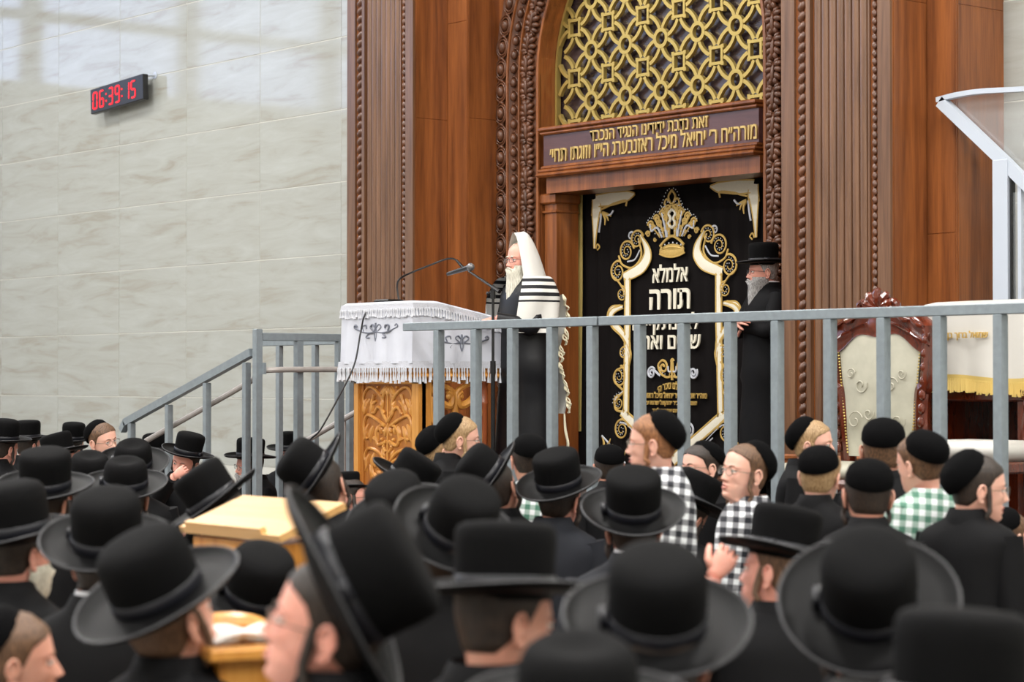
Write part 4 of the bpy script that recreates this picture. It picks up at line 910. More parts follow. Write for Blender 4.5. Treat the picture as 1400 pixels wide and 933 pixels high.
# acrylic booth
by = 10.62
bo = empty('acrylic_booth', (aty(1372, 400, by).x, by, FL), 'white framed clear acrylic booth with an angled canopy behind the prayer stand', 'booth')
q = lambda x, y: aty(x, y, by)
pp = q(1372, 405); 
MB().box(pp.x - .055, pp.x + .055, by - .03, by + .03, FL, q(1372, 216).z, bev=.015).build('post', M['alu'], bo, smooth=False)
def bth(nm, pts, w_, mt='alu'): 
    m_ = MB(); 
    for a, b in zip(pts[:-1], pts[1:]): m_.bar(a, b, .06, w_, up=(0, 1, 0)) if False else m_.bar(a, b, .05, w_)
    return m_.build(nm, M[mt], bo, smooth=False)
A_, B_, D_ = q(1287, 139), q(1374, 222), q(1400, 248)
D2 = D_ + (D_ - B_) * 3.5; bth('canopy_arm', [A_, B_, D2], .07)
tpz = [q(1283, 137), q(1310, 130), q(1345, 125), q(1400, 122)]; tpz.append(Vector((tpz[-1].x + 1.0, by, tpz[-1].z - .05)))
bth('canopy_edge', cr(tpz, 4), .03)
poly = [A_, *tpz[1:4], Vector((tpz[-1].x, by, tpz[-1].z)), D2, B_]
MB().prism([(p.x, p.z) for p in poly], (by + .035, by + .042)).build('canopy_side_pane', M['glass'], bo, smooth=False)
xq = q(1384, 300).x
MB().box(xq, xq + .9, by - .004, by + .004, FL + .1, q(1389, 240).z - .1).build('side_pane', M['glass'], bo, smooth=False)
MB().box(xq + .0, xq + .008, by - .02, by + .02, FL, q(1389, 236).z).build('pane_gasket', M['black_plastic'], bo, smooth=False); MB().box(xq + .05, xq + .075, by - .015, by + .015, FL, q(1389, 250).z).build('pane_frame', M['alu'], bo, smooth=False)
# pale reading stand among the seated men
na = atd(245, 720, 7.3); W3, L3, t3 = .59, .262, R(21)
ps = empty('reading_stand', (na.x + W3 / 2, na.y + .15, 0), 'pale oak reading stand with a sloping top among the seated men', 'stand')
def slab(u_, v_, h): return Vector((na.x + u_, na.y + v_ * math.cos(t3) - h * math.sin(t3), na.z + v_ * math.sin(t3) + h * math.cos(t3)))
def sbox(u0, u1, v0, v1, h0, h1, nm, mt=M['pale_wood']):
    vs = [slab(a, b, c) for c in (h0, h1) for (a, b) in ((u0, v0), (u1, v0), (u1, v1), (u0, v1))]
    m_ = MB(); m_.add(vs, [(3, 2, 1, 0), (4, 5, 6, 7), (0, 1, 5, 4), (1, 2, 6, 5), (2, 3, 7, 6), (3, 0, 4, 7)]); return m_.build(nm, mt, ps, smooth=False)
sbox(0, W3, 0, L3, -.022, 0, 'sloping_top'); sbox(.04, W3 - .1, .0, .022, .0, .018, 'book_ledge')
MB().box(na.x + .04, na.x + W3 - .04, na.y + .03, na.y + .3, .05, na.z - .03).build('stand_body', M['honey'], ps, smooth=False)
MB().box(na.x + .0, na.x + W3, na.y - .0, na.y + .34, 0, .05, bev=.01).build('stand_foot', M['pale_wood'], ps, smooth=False)
# low desk with open book in the gap between the nearest men
dk = atd(350, 874, 4.9)
ds = empty('book_desk', (dk.x, dk.y, 0), 'small honey wood desk holding an open book between the two nearest men', 'desk')
Mz = Matrix.Translation((dk.x, dk.y, dk.z)) @ Matrix.Rotation(YAW + R(25), 4, 'Z')
def rb(mb, nm, mt, par, **k): mb.xform(Mz); return mb.build(nm, mt, par, **k)
rb(MB().box(-.15, .17, -.15, .17, -.03, 0, bev=.006), 'desk_top', M['honey'], ds, smooth=False); rb(MB().box(-.12, .14, -.12, .14, -dk.z, -.03), 'desk_body', M['honey'], ds, smooth=False)
rb(MB().box(-.15, .17, .155, .175, 0, .02, bev=.005), 'desk_rim', M['honey'], ds, smooth=False)
bk = empty('open_book', (dk.x, dk.y, dk.z + .005), 'open book with white pages lying on the small honey wood desk', 'book')
for s in (-1, 1):
    rows = [[(s * .12 * t, -.09 + .18 * v, .006 + .02 * math.sin(PI * min(1, t * .9 + .1)) ) for v in (0, 1)] for t in (0, .15, .3, .5, .75, 1)]; rows2 = [[(p[0], p[1], .002) for p in r_] for r_ in rows[::-1]]
    rb(MB().grid(rows + rows2), 'page_block', M['paper'], bk, ang=60)
rb(MB().box(-.13, .13, -.1, .1, 0, .003), 'book_cover', M['redwood'], bk, smooth=False)
cb0 = atd(306, 848, 5.35)
ch = empty('wooden_chair', (cb0.x, cb0.y, 0), 'honey wooden chair back beside the book desk', 'chair')
Mz = Matrix.Translation((cb0.x, cb0.y, 0)) @ Matrix.Rotation(YAW + R(20), 4, 'Z')
rb(MB().tube(cr([(-.2, 0, .45), (-.2, 0, .9), (-.12, 0, 1.08), (0, 0, 1.12), (.12, 0, 1.08), (.2, 0, .9), (.2, 0, .45)], 6), .024, 8), 'back_frame', M['honey'], ch)
rb(MB().box(-.2, .2, -.02, .4, .42, .46, bev=.01), 'seat', M['honey'], ch, smooth=False)
for (x, y) in ((-.17, .02), (.17, .02), (-.17, .36), (.17, .36)): rb(MB().tube([(x, y, 0), (x, y, .43)], .02, 8), 'leg', M['honey'], ch)
for x in (-.1, 0, .1): rb(MB().tube([(x, 0, .46), (x, 0, 1.09)], .012, 6), 'spindle', M['honey'], ch)

# ================================================================== PEOPLE
# head profile rings in head space: x right, y forward, z up, origin between the eyes' height and the ears
HP = [(-.190, .058, .040, -.085), (-.165, .055, .036, -.080), (-.145, .054, .036, -.078), (-.128, .053, .044, -.077), (-.118, .043, .070, -.077), (-.110, .040, .083, -.076), (-.098, .045, .088, -.075), (-.085, .051, .089, -.075),
      (-.068, .058, .089, -.077), (-.045, .066, .088, -.082), (-.02, .070, .087, -.089), (0, .073, .086, -.095), (.02, .0755, .088, -.099), (.045, .077, .086, -.100), (.065, .075, .080, -.096), (.085, .067, .068, -.084), (.10, .053, .050, -.066), (.112, .030, .026, -.036), (.1155, .006, .004, -.008)]
HPa = np.array(HP)
def g_(x, s): return math.exp(-(x / s) ** 2)
def head_r(z, th, o=None):
    a = np.interp(z, HPa[:, 0], HPa[:, 1]); f = np.interp(z, HPa[:, 0], HPa[:, 2]); b = np.interp(z, HPa[:, 0], HPa[:, 3])
    o = o or {}
    s, c = math.sin(th), math.cos(th)
    e = 2 / 2.35 if z > -.125 else 1
    x = a * math.copysign(abs(s) ** e, s); y = (f if c > 0 else -b) * math.copysign(abs(c) ** e, c)
    if c > 0 and z > -.13:
        ax = abs(x); k = o.get('nose', 1)
        nz = np.interp(z, [-.050, -.042, -.036, -.022, .004, .018], [0, .014, .026, .020, .006, 0]) * k
        y += nz * g_(x, .0095 + .006 * max(0, min(1, (-z) / .036))) + .006 * g_(z + .039, .006) * g_(ax - .013, .006)
        y -= .0115 * g_(ax - .031, .015) * g_(z - .001, .011) ; y += .0045 * g_(z - .021, .008) * g_(ax - .03, .03)
        y += .004 * g_(z + .024, .014) * g_(ax - .042, .014) - .004 * g_(z + .05, .012) * g_(ax - .045, .014)
        op = o.get('open', 0)
        y += .006 * g_(z + .061, .0055) * g_(x, .020) + .0065 * g_(z + .074 + op * .6, .006) * g_(x, .018) - (.005 + op * .8) * g_(z + .0675 + op * .3, .0022 + op * .45) * g_(x, .019 - op * .2)
        y += .005 * g_(z + .103, .011) * g_(x, .018) - .003 * g_(z + .088, .006) * g_(x, .02)
    return x, y
TH = [PI * (t + .42 * math.sin(PI * t) / PI) for t in []]
def thetas(n):
    out = []
    for i in range(n):
        t = -1 + 2 * i / n; out.append(PI * math.copysign(abs(t) ** 1.35, t))
    return out
def tubes_arm(mb, pts, rads, n=9, mi=0): mb.tube(cr(pts, 4), list(np.interp(np.linspace(0, 1, (len(pts) - 1) * 4 + 1), np.linspace(0, 1, len(pts)), rads)), n, mi=mi)
def hand(mb, wrist, d, nrm, sc=1.0, curl=.4, side=1, mi=0, spread=.06):
    """palm and five fingers: d = direction of the fingers, nrm = back of the hand"""
    d = Vector(d).normalized(); nrm = Vector(nrm); nrm = (nrm - d * nrm.dot(d)).normalized(); s_ = d.cross(nrm) * side; w_ = Vector(wrist)
    rows = []
    for t, hw_, hh in ((0, .026, .02), (.025, .032, .019), (.055, .04, .016), (.085, .041, .013), (.092, .036, .009)):
        c = w_ + d * t * sc
        rows.append([c + s_ * hw_ * sc * math.cos(a) + nrm * hh * sc * math.sin(a) for a in [2 * PI * k / 10 for k in range(10)]])
    mb.grid(rows, True, (True, True), mi)
    for k, (off, L, r) in enumerate(((.030, .068, .0088), (.010, .078, .0092), (-.011, .073, .0088), (-.031, .056, .0078))):
        p = w_ + d * .084 * sc + s_ * off * sc; pts = [p - d * .012 * sc]; dr = (d + s_ * off * spread * 20).normalized(); an = 0; q = p; pts.append(q)
        for j, fr_ in enumerate((.45, .31, .24)):
            an += curl * (.7, 1.0, .8)[j]; v = dr * math.cos(an) - nrm * math.sin(an); q = q + v * L * fr_ * sc; pts.append(q)
        mb.tube(pts, [r * sc, r * sc, r * .95 * sc, r * .85 * sc, r * .6 * sc], 7, mi)
    p = w_ + d * .028 * sc + s_ * .026 * sc; v1 = (d * .6 + s_ * .8 - nrm * .25).normalized(); v2 = (d * .9 + s_ * .3 - nrm * .35 * (1 + curl)).normalized()
    mb.tube([p, p + v1 * .03 * sc, p + v1 * .034 * sc + v2 * .028 * sc, p + v1 * .034 * sc + v2 * .05 * sc], [.014 * sc, .012 * sc, .0105 * sc, .007 * sc], 7, mi)

def hat_lathe(kind):
    mb = MB(); n = 40; sx, sy = .94, 1.06
    if kind == 'tall':
        prof = [(.096, .004), (.096, .02), (.097, .06), (.099, .10), (.098, .122), (.092, .134), (.078, .141), (.05, .144), (.02, .145), (.001, .145)]
    elif kind == 'round':
        prof = [(.096, .004), (.096, .03), (.097, .07), (.0965, .10), (.092, .122), (.082, .135), (.062, .143), (.03, .146), (.001, .1465)]
    else:
        prof = [(.096, .004), (.097, .03), (.096, .06), (.092, .085), (.083, .102), (.068, .112), (.045, .108), (.02, .103), (.001, .102)]
    mb.lathe(prof, n, sx=sx, sy=sy)
    cr_ = mb.data('hat_crown', M['felt'])
    b = MB(); rows = []
    for r, z in ((.092, -.012), (.095, .004), (.115, .003), (.14, .000), (.163, .002), (.176, .008), (.180, .016), (.178, .0175), (.172, .013), (.16, .006), (.14, .0035), (.12, .006), (.094, .008)):
        rows.append([(r * (.96 if r > .1 else sx) * math.cos(2 * PI * k / n), r * (1.06) * math.sin(2 * PI * k / n), z + (r > .12) * .010 * abs(math.cos(2 * PI * k / n)) ** 2 * (r - .12) / .06 - (r > .12) * .006 * abs(math.sin(2 * PI * k / n)) ** 2 * (r - .12) / .06) for k in range(n)])
    b.grid(rows, True); br_ = b.data('hat_brim', M['brim'])
    t = MB(); rows = [[(r * sx * math.cos(2 * PI * k / n), r * sy * math.sin(2 * PI * k / n), z) for k in range(n)] for r, z in ((.0965, .005), (.0985, .006), (.0985, .020), (.0988, .034), (.0965, .036))]
    t.grid(rows, True); t.box(-.012 - .0945, -.088, -.02, .02, .008, .038, bev=.004); bd_ = t.data('hat_band', M['band'])
    e = MB(); rows = []
    for q in range(7):
        a = 2 * PI * q / 6; rows.append([((.1785 + .0032 * math.cos(a)) * .96 * math.cos(2 * PI * k / n), (.1785 + .0032 * math.cos(a)) * 1.06 * math.sin(2 * PI * k / n), .0165 + .0032 * math.sin(a) + .00975 * abs(math.cos(2 * PI * k / n)) ** 2 - .00585 * abs(math.sin(2 * PI * k / n)) ** 2) for k in range(n)])
    e.grid(rows, True); bi_ = e.data('brim_binding', M['binding'])
    return cr_, br_, bd_, bi_
HATS = {k: hat_lathe(k) for k in ('tall', 'round', 'dent')}
kp = MB(); kp.lathe([(.0885, -.004), (.0905, 0), (.0895, .022), (.082, .045), (.065, .063), (.04, .074), (.015, .078), (.001, .0785)], 28, sx=.93, sy=1.02)
kp.lathe([(.0885, -.004), (.084, .005), (.07, .04)], 28, sx=.93, sy=1.02); KIPPAH = kp.data('skullcap', M['kippah'])
def basis(yaw, lr, lc, body=False):
    up = (UPV + RT * math.tan(R(lr)) - FH * math.tan(R(lc))).normalized()
    f = FH * math.cos(R(yaw)) - RT * math.sin(R(yaw)); f = (f - up * f.dot(up)).normalized(); x = f.cross(up)
    return Matrix((x, f, up)).transposed()
NP = [0]
def person(label, pos, yaw, lr=0, lc=0, head='hat', hat='tall', hat_lr=None, hat_lc=None, hat_dz=.0, skin_='skin_pale', hair='hair_dark', beard=None, glasses=None, shirt=None, coat='coat', collar=False, byaw=None, k=1.0, stand=False, floor=0.0,
           face=None, detail=1, peyos=True, arms='rest', name='person', group=None, lean=(0, 0), hand_to=None, beard_len=.1, hairline=.066, hat_s=1.0, torso=True, hat_off=(0, 0, 0), kip_back=.5, beard_w=1.0, bws=1.0):
    """pos = world position of the head centre"""
    pos = Vector(pos); Hm = basis(yaw, lr, lc); byaw = yaw if byaw is None else byaw; Bm = basis(byaw, 0, 0)
    cat = 'person'; E = empty(name, (pos.x, pos.y, floor), label, cat, group)
    bx, by_, bz = Bm.col[0] * bws, Bm.col[1], Bm.col[2]
    # neck base & pelvis
    nb = pos + (Hm @ Vector((0, -.015, -.12))) * k * .5 + Vector((0, 0, -.20 * k)) * .5 + by_ * (-.02 * k) - Vector((0, 0, .03 * k))
    nb = pos + (Hm @ Vector((0, -.02, -.15))) * k * .75 + Vector((0, 0, .006 * k)) - by_ * .02 * k
    lean_v = bx * lean[0] + by_ * lean[1]
    pz = floor + (.50 if not stand else (nb.z - floor) * .60)
    pel = Vector((nb.x, nb.y, pz)) - lean_v
    T = nb.z - pz
    mb = MB(); nt_ = 26 if detail == 0 else 44 if detail == 1 else 72; th = thetas(nt_)
    zs = ([-.190, -.165, -.145, -.128] + list(np.linspace(-.12, .03, {0: 14, 1: 30, 2: 52}[detail])) + list(np.linspace(.04, .1, 6 if detail else 5)) + [.108, .113, .1155])
    rows = []
    # torso core under the clothes
    for t, a, d_ in ((0, .13, .10), (.25, .125, .095), (.55, .13, .095), (.8, .15, .085), (.92, .12, .07), (.99, .06, .06)):
        c = pel.lerp(nb, t); rows.append([c + bx * a * k * math.sin(q) + by_ * d_ * k * math.cos(q) for q in th])
    for z in zs:
        rows.append([pos + (Hm @ Vector((*head_r(z, q, face), z))) * k for q in th])
    mb.grid(rows, True, (True, True))
    W = lambda v: pos + (Hm @ Vector(v)) * k
    if detail and head != 'none':
        for s in (-1, 1):
            ec = W((s * .031, .0745, .001)); mb.ball(ec, .0125 * k, 12, 8, 1); ir = W((s * .031 , .0835, .001)) + (Hm @ Vector((face.get('look', (0, 0))[0] * .005 if face else 0, 0, (face or {}).get('look', (0, 0))[1] * .005))) * k
            mb.ball(ir, .0052 * k, 10, 6, 2)
            lid = [W((s * .031 + .0145 * math.cos(a), .0735 + .0135 * math.sin(a) * .9, .001 + .006 + .0035 * math.sin(a))) for a in [PI * q / 8 for q in range(9)]]; mb.tube(lid, .0032 * k, 5)
            lid = [W((s * .031 + .0145 * math.cos(a), .0735 + .012 * math.sin(a) * .9, .001 - .0065 - .001 * math.sin(a))) for a in [PI * q / 8 for q in range(9)]]; mb.tube(lid, .0024 * k, 5)
        op = (face or {}).get('open', 0)
        for (zz, rr, wv) in ((-.0615, .0030, .0015), (-.0735 - op * 1.2, .0038, -.001)):
            lp_ = []
            for u_ in np.linspace(-1, 1, 9):
                x = .021 * u_ * (1 - op * 6); z = zz + wv * math.cos(u_ * 3) + (.002 + op * .8) * (u_ * u_) * (-1 if zz > -.07 else 1) ; a, y = 0, .088
                lp_.append(W((x, head_r(z, math.asin(max(-.9, min(.9, x / .06))) , None)[1] - .0005 + .001, z)))
            mb.tube(lp_, [rr * k * (.35 + .65 * math.cos(u_ * 1.3)) for u_ in np.linspace(-1, 1, 9)], 6, 3)
        if op: mb.ball(W((0, .0885, -.070 - op * .5)), (.013 * k, .006 * k, (.004 + op * 1.0) * k), 10, 8, 4, M3=Hm)
    for s in (-1, 1):   # ears
        ec = (s * .077, -.012, -.012); n_ = 12
        M3 = Hm @ Matrix.Rotation(s * .35, 3, 'Z')
        def EV(v): return W(ec) + (M3 @ Vector(v)) * k
        rim = [EV((s * (.006 + .004 * math.sin(a)), -.016 * math.cos(a) * (1.05 if math.sin(a) > 0 else .7) - .002, .032 * math.sin(a) if math.sin(a) > 0 else .03 * math.sin(a))) for a in [PI * (-.55 + 1.75 * q / 12) for q in range(13)]]
        mb.tube(rim, [.0045 * k] * 13, 6); mb.ball(EV((s * .003, .0, -.002)), (.005 * k, .015 * k, .026 * k), 8, 6, M3=M3); mb.ball(EV((s * .004, .004, -.028)), (.005 * k, .008 * k, .008 * k), 8, 5, M3=M3)
    # shoulders, arms and hands
    sh = nb + Vector((0, 0, -.055 * k)); hipw = .10 * k
    ARM = []
    for s in (-1, 1):
        S0 = sh + bx * s * .165 * k - Vector((0, 0, .02 * k))
        if arms == 'rest': el = S0 + bx * s * .05 * k - Vector((0, 0, .26 * k)) + by_ * .03; wr = el + by_ * .2 * k - bx * s * .1 * k - Vector((0, 0, .03)); hd = (by_ - bx * s * .3, UPV)
        elif arms == 'down': el = S0 + bx * s * .05 * k - Vector((0, 0, .28 * k)) - by_ * .02; wr = el - Vector((0, 0, .23 * k)) + by_ * .05; hd = (Vector((0, 0, -1)), bx * s)
        elif arms == 'lectern': el = S0 + bx * s * .07 * k - Vector((0, 0, .25 * k)) + by_ * .10; wr = el + by_ * .20 * k - bx * s * .10 * k + Vector((0, 0, .05)); hd = (by_ - bx * s * .5 - UPV * .2, UPV)
        elif arms == 'crossed': el = S0 + bx * s * .08 * k - Vector((0, 0, .21 * k)) + by_ * .10; wr = el + by_ * (.10 + .03 * s) * k - bx * s * .26 * k + Vector((0, 0, .05 + .02 * s)); hd = (-bx * s + by_ * .05, by_ + UPV * .4)
        else: el = S0 + bx * s * .05 * k - Vector((0, 0, .26 * k)) + by_ * .03; wr = el + by_ * .2 * k - bx * s * .1 * k; hd = (by_, UPV)
        if hand_to and hand_to[0] == s:
            wr = Vector(hand_to[1]); mid = (S0 + wr) / 2; el = mid + bx * s * .10 * k - Vector((0, 0, .16 * k)) + by_ * .03; hd = (Vector(hand_to[2]), Vector(hand_to[3]))
        ARM.append((S0, el, wr))
        tubes_arm(mb, [S0, S0.lerp(el, .5), el, el.lerp(wr, .4), wr], [.048 * k, .046 * k, .036 * k, .036 * k, .026 * k]); hand(mb, wr, hd[0], hd[1], k * (.85 if hand_to and hand_to[0] == s else .95), (1.0 if hand_to and hand_to[0] == s else .45), s)
    LEG = []
    for s in (-1, 1):
        hp = pel + bx * s * .09 * k
        if stand: kn = hp.lerp(Vector((hp.x, hp.y, floor)), .48) + by_ * .02; ft = Vector((hp.x, hp.y, floor + .07))
        else: kn = hp + by_ * .40 * k; ft = Vector((kn.x, kn.y, floor + .07)) + by_ * .03
        LEG.append((hp, kn, ft)); tubes_arm(mb, [hp, hp.lerp(kn, .5), kn, kn.lerp(ft, .4), ft], [.07 * k, .065 * k, .05 * k, .048 * k, .035 * k])
    body = mb.build('body', [M[skin_], M['eye_white'], M['iris'], M['lip'], M['mouth']], E, ang=None)
    # clothes
    cm = M[shirt] if shirt else M[coat]; cb_ = MB(); rows = []
    bw = .0 if shirt else .008
    prof = [(-.02, .215, .16), (.12, .195, .15), (.35, .185, .145), (.55, .195, .14), (.72, .205, .135), (.80, .212, .125), (.86, .205, .112), (.905, .175, .098), (.94, .135, .086), (.97, .098, .076), (1.0, .072, .068)]
    for t, a, d_ in prof:
        c = pel.lerp(nb + Vector((0, 0, .01 * k)), t) - by_ * (.012 * k * max(0, (t - .6)) * 2.5)
        rows.append([c + bx * (a + bw) * k * math.copysign(abs(math.sin(q)) ** .85, math.sin(q)) + by_ * (d_ + bw) * k * math.copysign(abs(math.cos(q)) ** .9, math.cos(q)) + Vector((0, 0, -.004 * k * math.sin(3 * q) * (t < .9))) for q in [2 * PI * i / 28 for i in range(28)]])
    if stand or not shirt:   # skirt of the coat
        lo = floor + (.16 if not shirt else pz - floor - .12)
        if stand:
            skirt = [[Vector((pel.x, pel.y, pel.z + (lo - pel.z) * t)) + bx * (.2 + .03 * t) * k * math.sin(q) + by_ * (.155 + .05 * t + .006 * math.sin(5 * q)) * k * math.cos(q) for q in [2 * PI * i / 28 for i in range(28)]] for t in ((1, .66, .33, .1) if not shirt else (1, .5))]
            rows = skirt + rows
    cb_.grid(rows, True)
    for S0, el, wr in ARM: tubes_arm(cb_, [S0 + Vector((0, 0, .012 * k)), S0.lerp(el, .45), el, el.lerp(wr, .5), wr - (wr - el).normalized() * .008], [.066 * k, .066 * k, .056 * k, .052 * k, .044 * k], 12)
    co = cb_.build('shirt' if shirt else 'coat', cm, E, ang=75)
    if not shirt:
        lp2 = MB(); rows = []
        for (up_, a, d_) in ((-.035, .108, .088), (.012, .078, .076), (.036, .070, .072), (.034, .074, .076), (.0, .092, .088), (-.045, .125, .098)):
            rows.append([nb + Vector((0, 0, (up_ - (.05 if abs(q) < 1 else 0) * (1 - abs(q))) * k)) + bx * a * k * math.sin(q) + by_ * (d_ * math.cos(q) - .012) * k for q in [-PI + 2 * PI * i / 26 for i in range(26)]])
        lp2.grid(rows, True).build('coat_collar', cm, E, ang=60)
    if collar:
        c2 = MB(); rows = []
        nd = ((Hm @ Vector((0, 0, 1))) + UPV).normalized()
        for (up_, a) in ((-.01, .072), (.02, .066), (.046, .0625), (.045, .066), (.01, .072)):
            rows.append([nb + nd * up_ * k + bx * a * k * math.sin(q) + by_ * (a * 1.08 * math.cos(q) - .008) * k for q in [2 * PI * i / 24 for i in range(24)]])
        c2.grid(rows, True).build('shirt_collar', cm if shirt else M['shirt'], E, ang=60)
    tr = MB()
    for hp, kn, ft in LEG: tubes_arm(tr, [hp, hp.lerp(kn, .5), kn, kn.lerp(ft, .4), ft], [.09 * k, .082 * k, .066 * k, .06 * k, .052 * k], 10)
    tr.build('trousers', M['coat'], E)
    for hp, kn, ft in LEG:
        sh_ = MB(); sh_.ball((0, .05 * k, .035), (.045 * k, .13 * k, .035), 12, 8); sh_.xform(Matrix.Translation((ft.x, ft.y, floor)) @ Bm.to_4x4()); sh_.build('shoe', M['shoe'], E)
    # hair
    if hair:
        hb = MB(); nq = 40; rows = []; h0 = hairline
        for z in list(np.linspace(-.06 if not beard else -.05, .113, 26)):
            lim = float(np.interp(z, [-.06, -.045, -.02, 0, .02, h0 - .022, h0 - .005, h0 + .006], [2.15, 1.9, 1.62, 1.45, 1.36, 1.2, .8, 0]))
            row = []
            for i in range(nq + 1):
                q = lim + (2 * PI - 2 * lim) * i / nq; a = q if q <= PI else q - 2 * PI; x, y = head_r(z, a)
                ed = min(1, (PI - abs(PI - q) - lim) / .12 + (.0 if lim > .05 else 1)) * min(1, (z + .064) / .02 + .05); f_ = 1 + (.0005 + .0052 * ed) / .085
                row.append(W((x * f_, y * f_, z + (.005 if z > .1 else 0))))
            rows.append(row)
        rows.append([W((0, -.002, .122))] * (nq + 1))
        hb.grid(rows, False).build('hair', M[hair], E, ang=None)
        if peyos:
            for s in (-1, 1):
                pb_ = MB(); L = peyos if isinstance(peyos, float) else .15
                pts = [W((s * .076, .014, .015)), W((s * .080, .016, -.02)), W((s * .078, .020, -.055))]; q0 = pts[-1]
                for i in range(1, 15):
                    t = i / 14; pts.append(q0 + (Hm @ Vector((s * .006 * math.sin(t * 13), .008 * math.cos(t * 13) - .004, 0))) * k + Vector((0, 0, -L * t * k)))
                pb_.tube(pts, [.009 * k, .011 * k, .010 * k] + [.0095 * k * (1 - .45 * i / 14) for i in range(1, 15)], 7); pb_.build('sidelock', M[hair if hair != 'hair_white' else 'hair_grey'], E)
        if beard is None and detail:
            eb = MB()
            for s in (-1, 1): eb.tube([W((s * x, head_r(z, math.asin(x / .076))[1] + .001, z)) for x, z in ((.014, .017), (.025, .0225), (.038, .023), (.05, .017))], [.0022 * k, .003 * k, .0028 * k, .001 * k], 5)
            eb.build('eyebrows', M[hair], E)
    if beard:
        bb_ = MB(); rows = []; L = beard_len
        for i in range(15):
            t = i / 14; z = -.035 - t * .06 if t < .5 else -.065 - (t - .5) * 2 * L; row = []
            for j in range(21):
                u_ = -1 + j / 10; q = u_ * 1.75
                if t < .5: x, y = head_r(z, q); f_ = 1 + .012 * (1 + .5 * math.sin(j * 2.1 + i)) / .08 * (.4 + t * 2); 
                if t < .5: v = Vector((x * f_, y * f_ + (-.02 if (abs(u_) < .25 and t < .42) else 0), z))
                else:
                    tt = (t - .5) * 2; x, y = head_r(-.095, q); wv = .003 * math.sin(j * 2.3 + i * .8); fr2 = (1 - .42 * tt ** 1.2) * (1 + (beard_w - 1) * math.sin(PI * min(1, tt * .75 + .05)))
                    v = Vector((x * 1.18 * fr2 + wv, (y * 1.12) * (1 - .35 * tt) + .022 * math.sin(PI * tt * .6) * (1 - abs(u_)) + wv, -.095 - L * tt * (1 - .28 * u_ * u_)))
                row.append(W(v))
            rows.append(row)
        bb_.grid(rows); 
        for s in (-1, 1): bb_.tube([W((s * .002, .106, -.052)), W((s * .014, .102, -.055)), W((s * .028, .09, -.066)), W((s * .036, .08, -.082))], [.006 * k, .0075 * k, .007 * k, .003 * k], 6)
        bb_.build('beard', M[beard], E, ang=None)
    if glasses:
        gl = MB(); ln = MB()
        for s in (-1, 1):
            c = Vector((s * .0315, .100, -.002)); ov = [c + Vector((.0225 * math.copysign(abs(math.cos(a)) ** .8, math.cos(a)), -.004 * abs(math.cos(a)) * 0 - .004 * (s * math.cos(a) > 0) * abs(math.cos(a)), .0165 * math.sin(a))) for a in [2 * PI * q / 20 for q in range(21)]]
            gl.tube([W(p) for p in ov], .00125 * k, 5, cap=False); ln.add([W(p) for p in ov[:-1]], [tuple(range(20))])
            gl.tube([W((s * .053, .096, .004)), W((s * .070, .085, .005)), W((s * .078, .03, .003)), W((s * .080, -.012, .0))], .0013 * k, 5)
        gl.tube([W((-.009, .102, .002)), W((0, .106, .006)), W((.009, .102, .002))], .0012 * k, 5)
        o = gl.build('spectacles', M[glasses], E); ln.build('lenses', M['lens'], o, smooth=False)
    if head == 'hat':
        hl = lr if hat_lr is None else hat_lr; hc = lc if hat_lc is None else hat_lc
        Hh = basis(yaw, hl, hc); base = W((0, -.006, .058 + hat_dz)) + Vector(hat_off); q = Hh.to_quaternion(); cr_, br_, bd_, bi_ = HATS[hat]; s_ = hat_s * k
        h = inst('hat', cr_, E, base); h.rotation_euler = q.to_euler(); h.scale = (s_, s_, s_)
        for nm, me in (('brim', br_), ('hat_band', bd_)):
            o = inst(nm, me, h, (0, 0, 0), world=False)
        o = inst('brim_binding', bi_, h, (0, 0, 0), world=False)
    elif head == 'cap':
        Hh = Hm @ Matrix.Rotation(R(38) * kip_back * 2 * .7, 3, 'X'); o = inst('skullcap', KIPPAH, E, W((0, -.020 - .03 * kip_back, .055 - .012 * kip_back))); o.rotation_euler = Hh.to_quaternion().to_euler(); o.scale = (k * 1.03,) * 3
    NP[0] += 1
    return E, W, Hm, Bm, nb, pel
G_ = 'men in black hats seated in rows'
GB = 'boys in skullcaps below the railing'

# ---- crowd helper: (px, py) of the brim centre (hat) or of the head centre (cap), s = pixels per metre there
def P_hat(label, px, py, s, yaw, lr=0, lc=0, hl=None, hc=None, **kw):
    Z = FPX / s; B = atd(px, py, Z); Hh = basis(yaw, lr, lc); k = kw.get('k', 1.0)
    pos = B - (Hh @ Vector((0, -.006, .058 + kw.get('hat_dz', 0)))) * k
    return person(label, pos, yaw, lr, lc, hat_lr=hl, hat_lc=hc, group=kw.pop('group', G_), **kw)
def P_cap(label, px, py, s, yaw, lr=0, lc=0, **kw):
    return person(label, atd(px, py, FPX / s), yaw, lr, lc, head='cap', group=GB, **{'bws': .84, 'arms': 'down', **kw})
# ---------------- nearest men
P_hat('nearest man in left profile, glasses and long dark sidelock, huge black hat tipped far back', 462, 812, 800, 86, 12, 8, hl=62, hc=6, hat_off=(0, .0, .0), skin_='skin_pink', glasses='rim_metal', detail=2, peyos=.26, byaw=60, face={'nose': 1.1}, hat_s=1.06)
P_hat('man in flat-topped black hat seen edge-on, pink ear and neck, head bowed right', 690, 812, 690, -62, 3, -6, hl=1, hc=-5, skin_='skin_mid', detail=1, peyos=False, hat='tall', byaw=-35, hat_s=1.0)
P_hat('man in black hat tilted left showing its wide brim, brown sidelock beside his ear', 218, 818, 640, -42, -18, 14, hl=-19, hc=22, skin_='skin_mid', hair='hair_brown', peyos=.2, detail=1, hat='round', hat_s=1.02)
P_hat('man behind the tilted-hat man, black hat with pale bound brim and white collar', 146, 745, 520, -12, 2, 10, hl=2, hc=20, collar=True, skin_='skin_mid', hat='round')
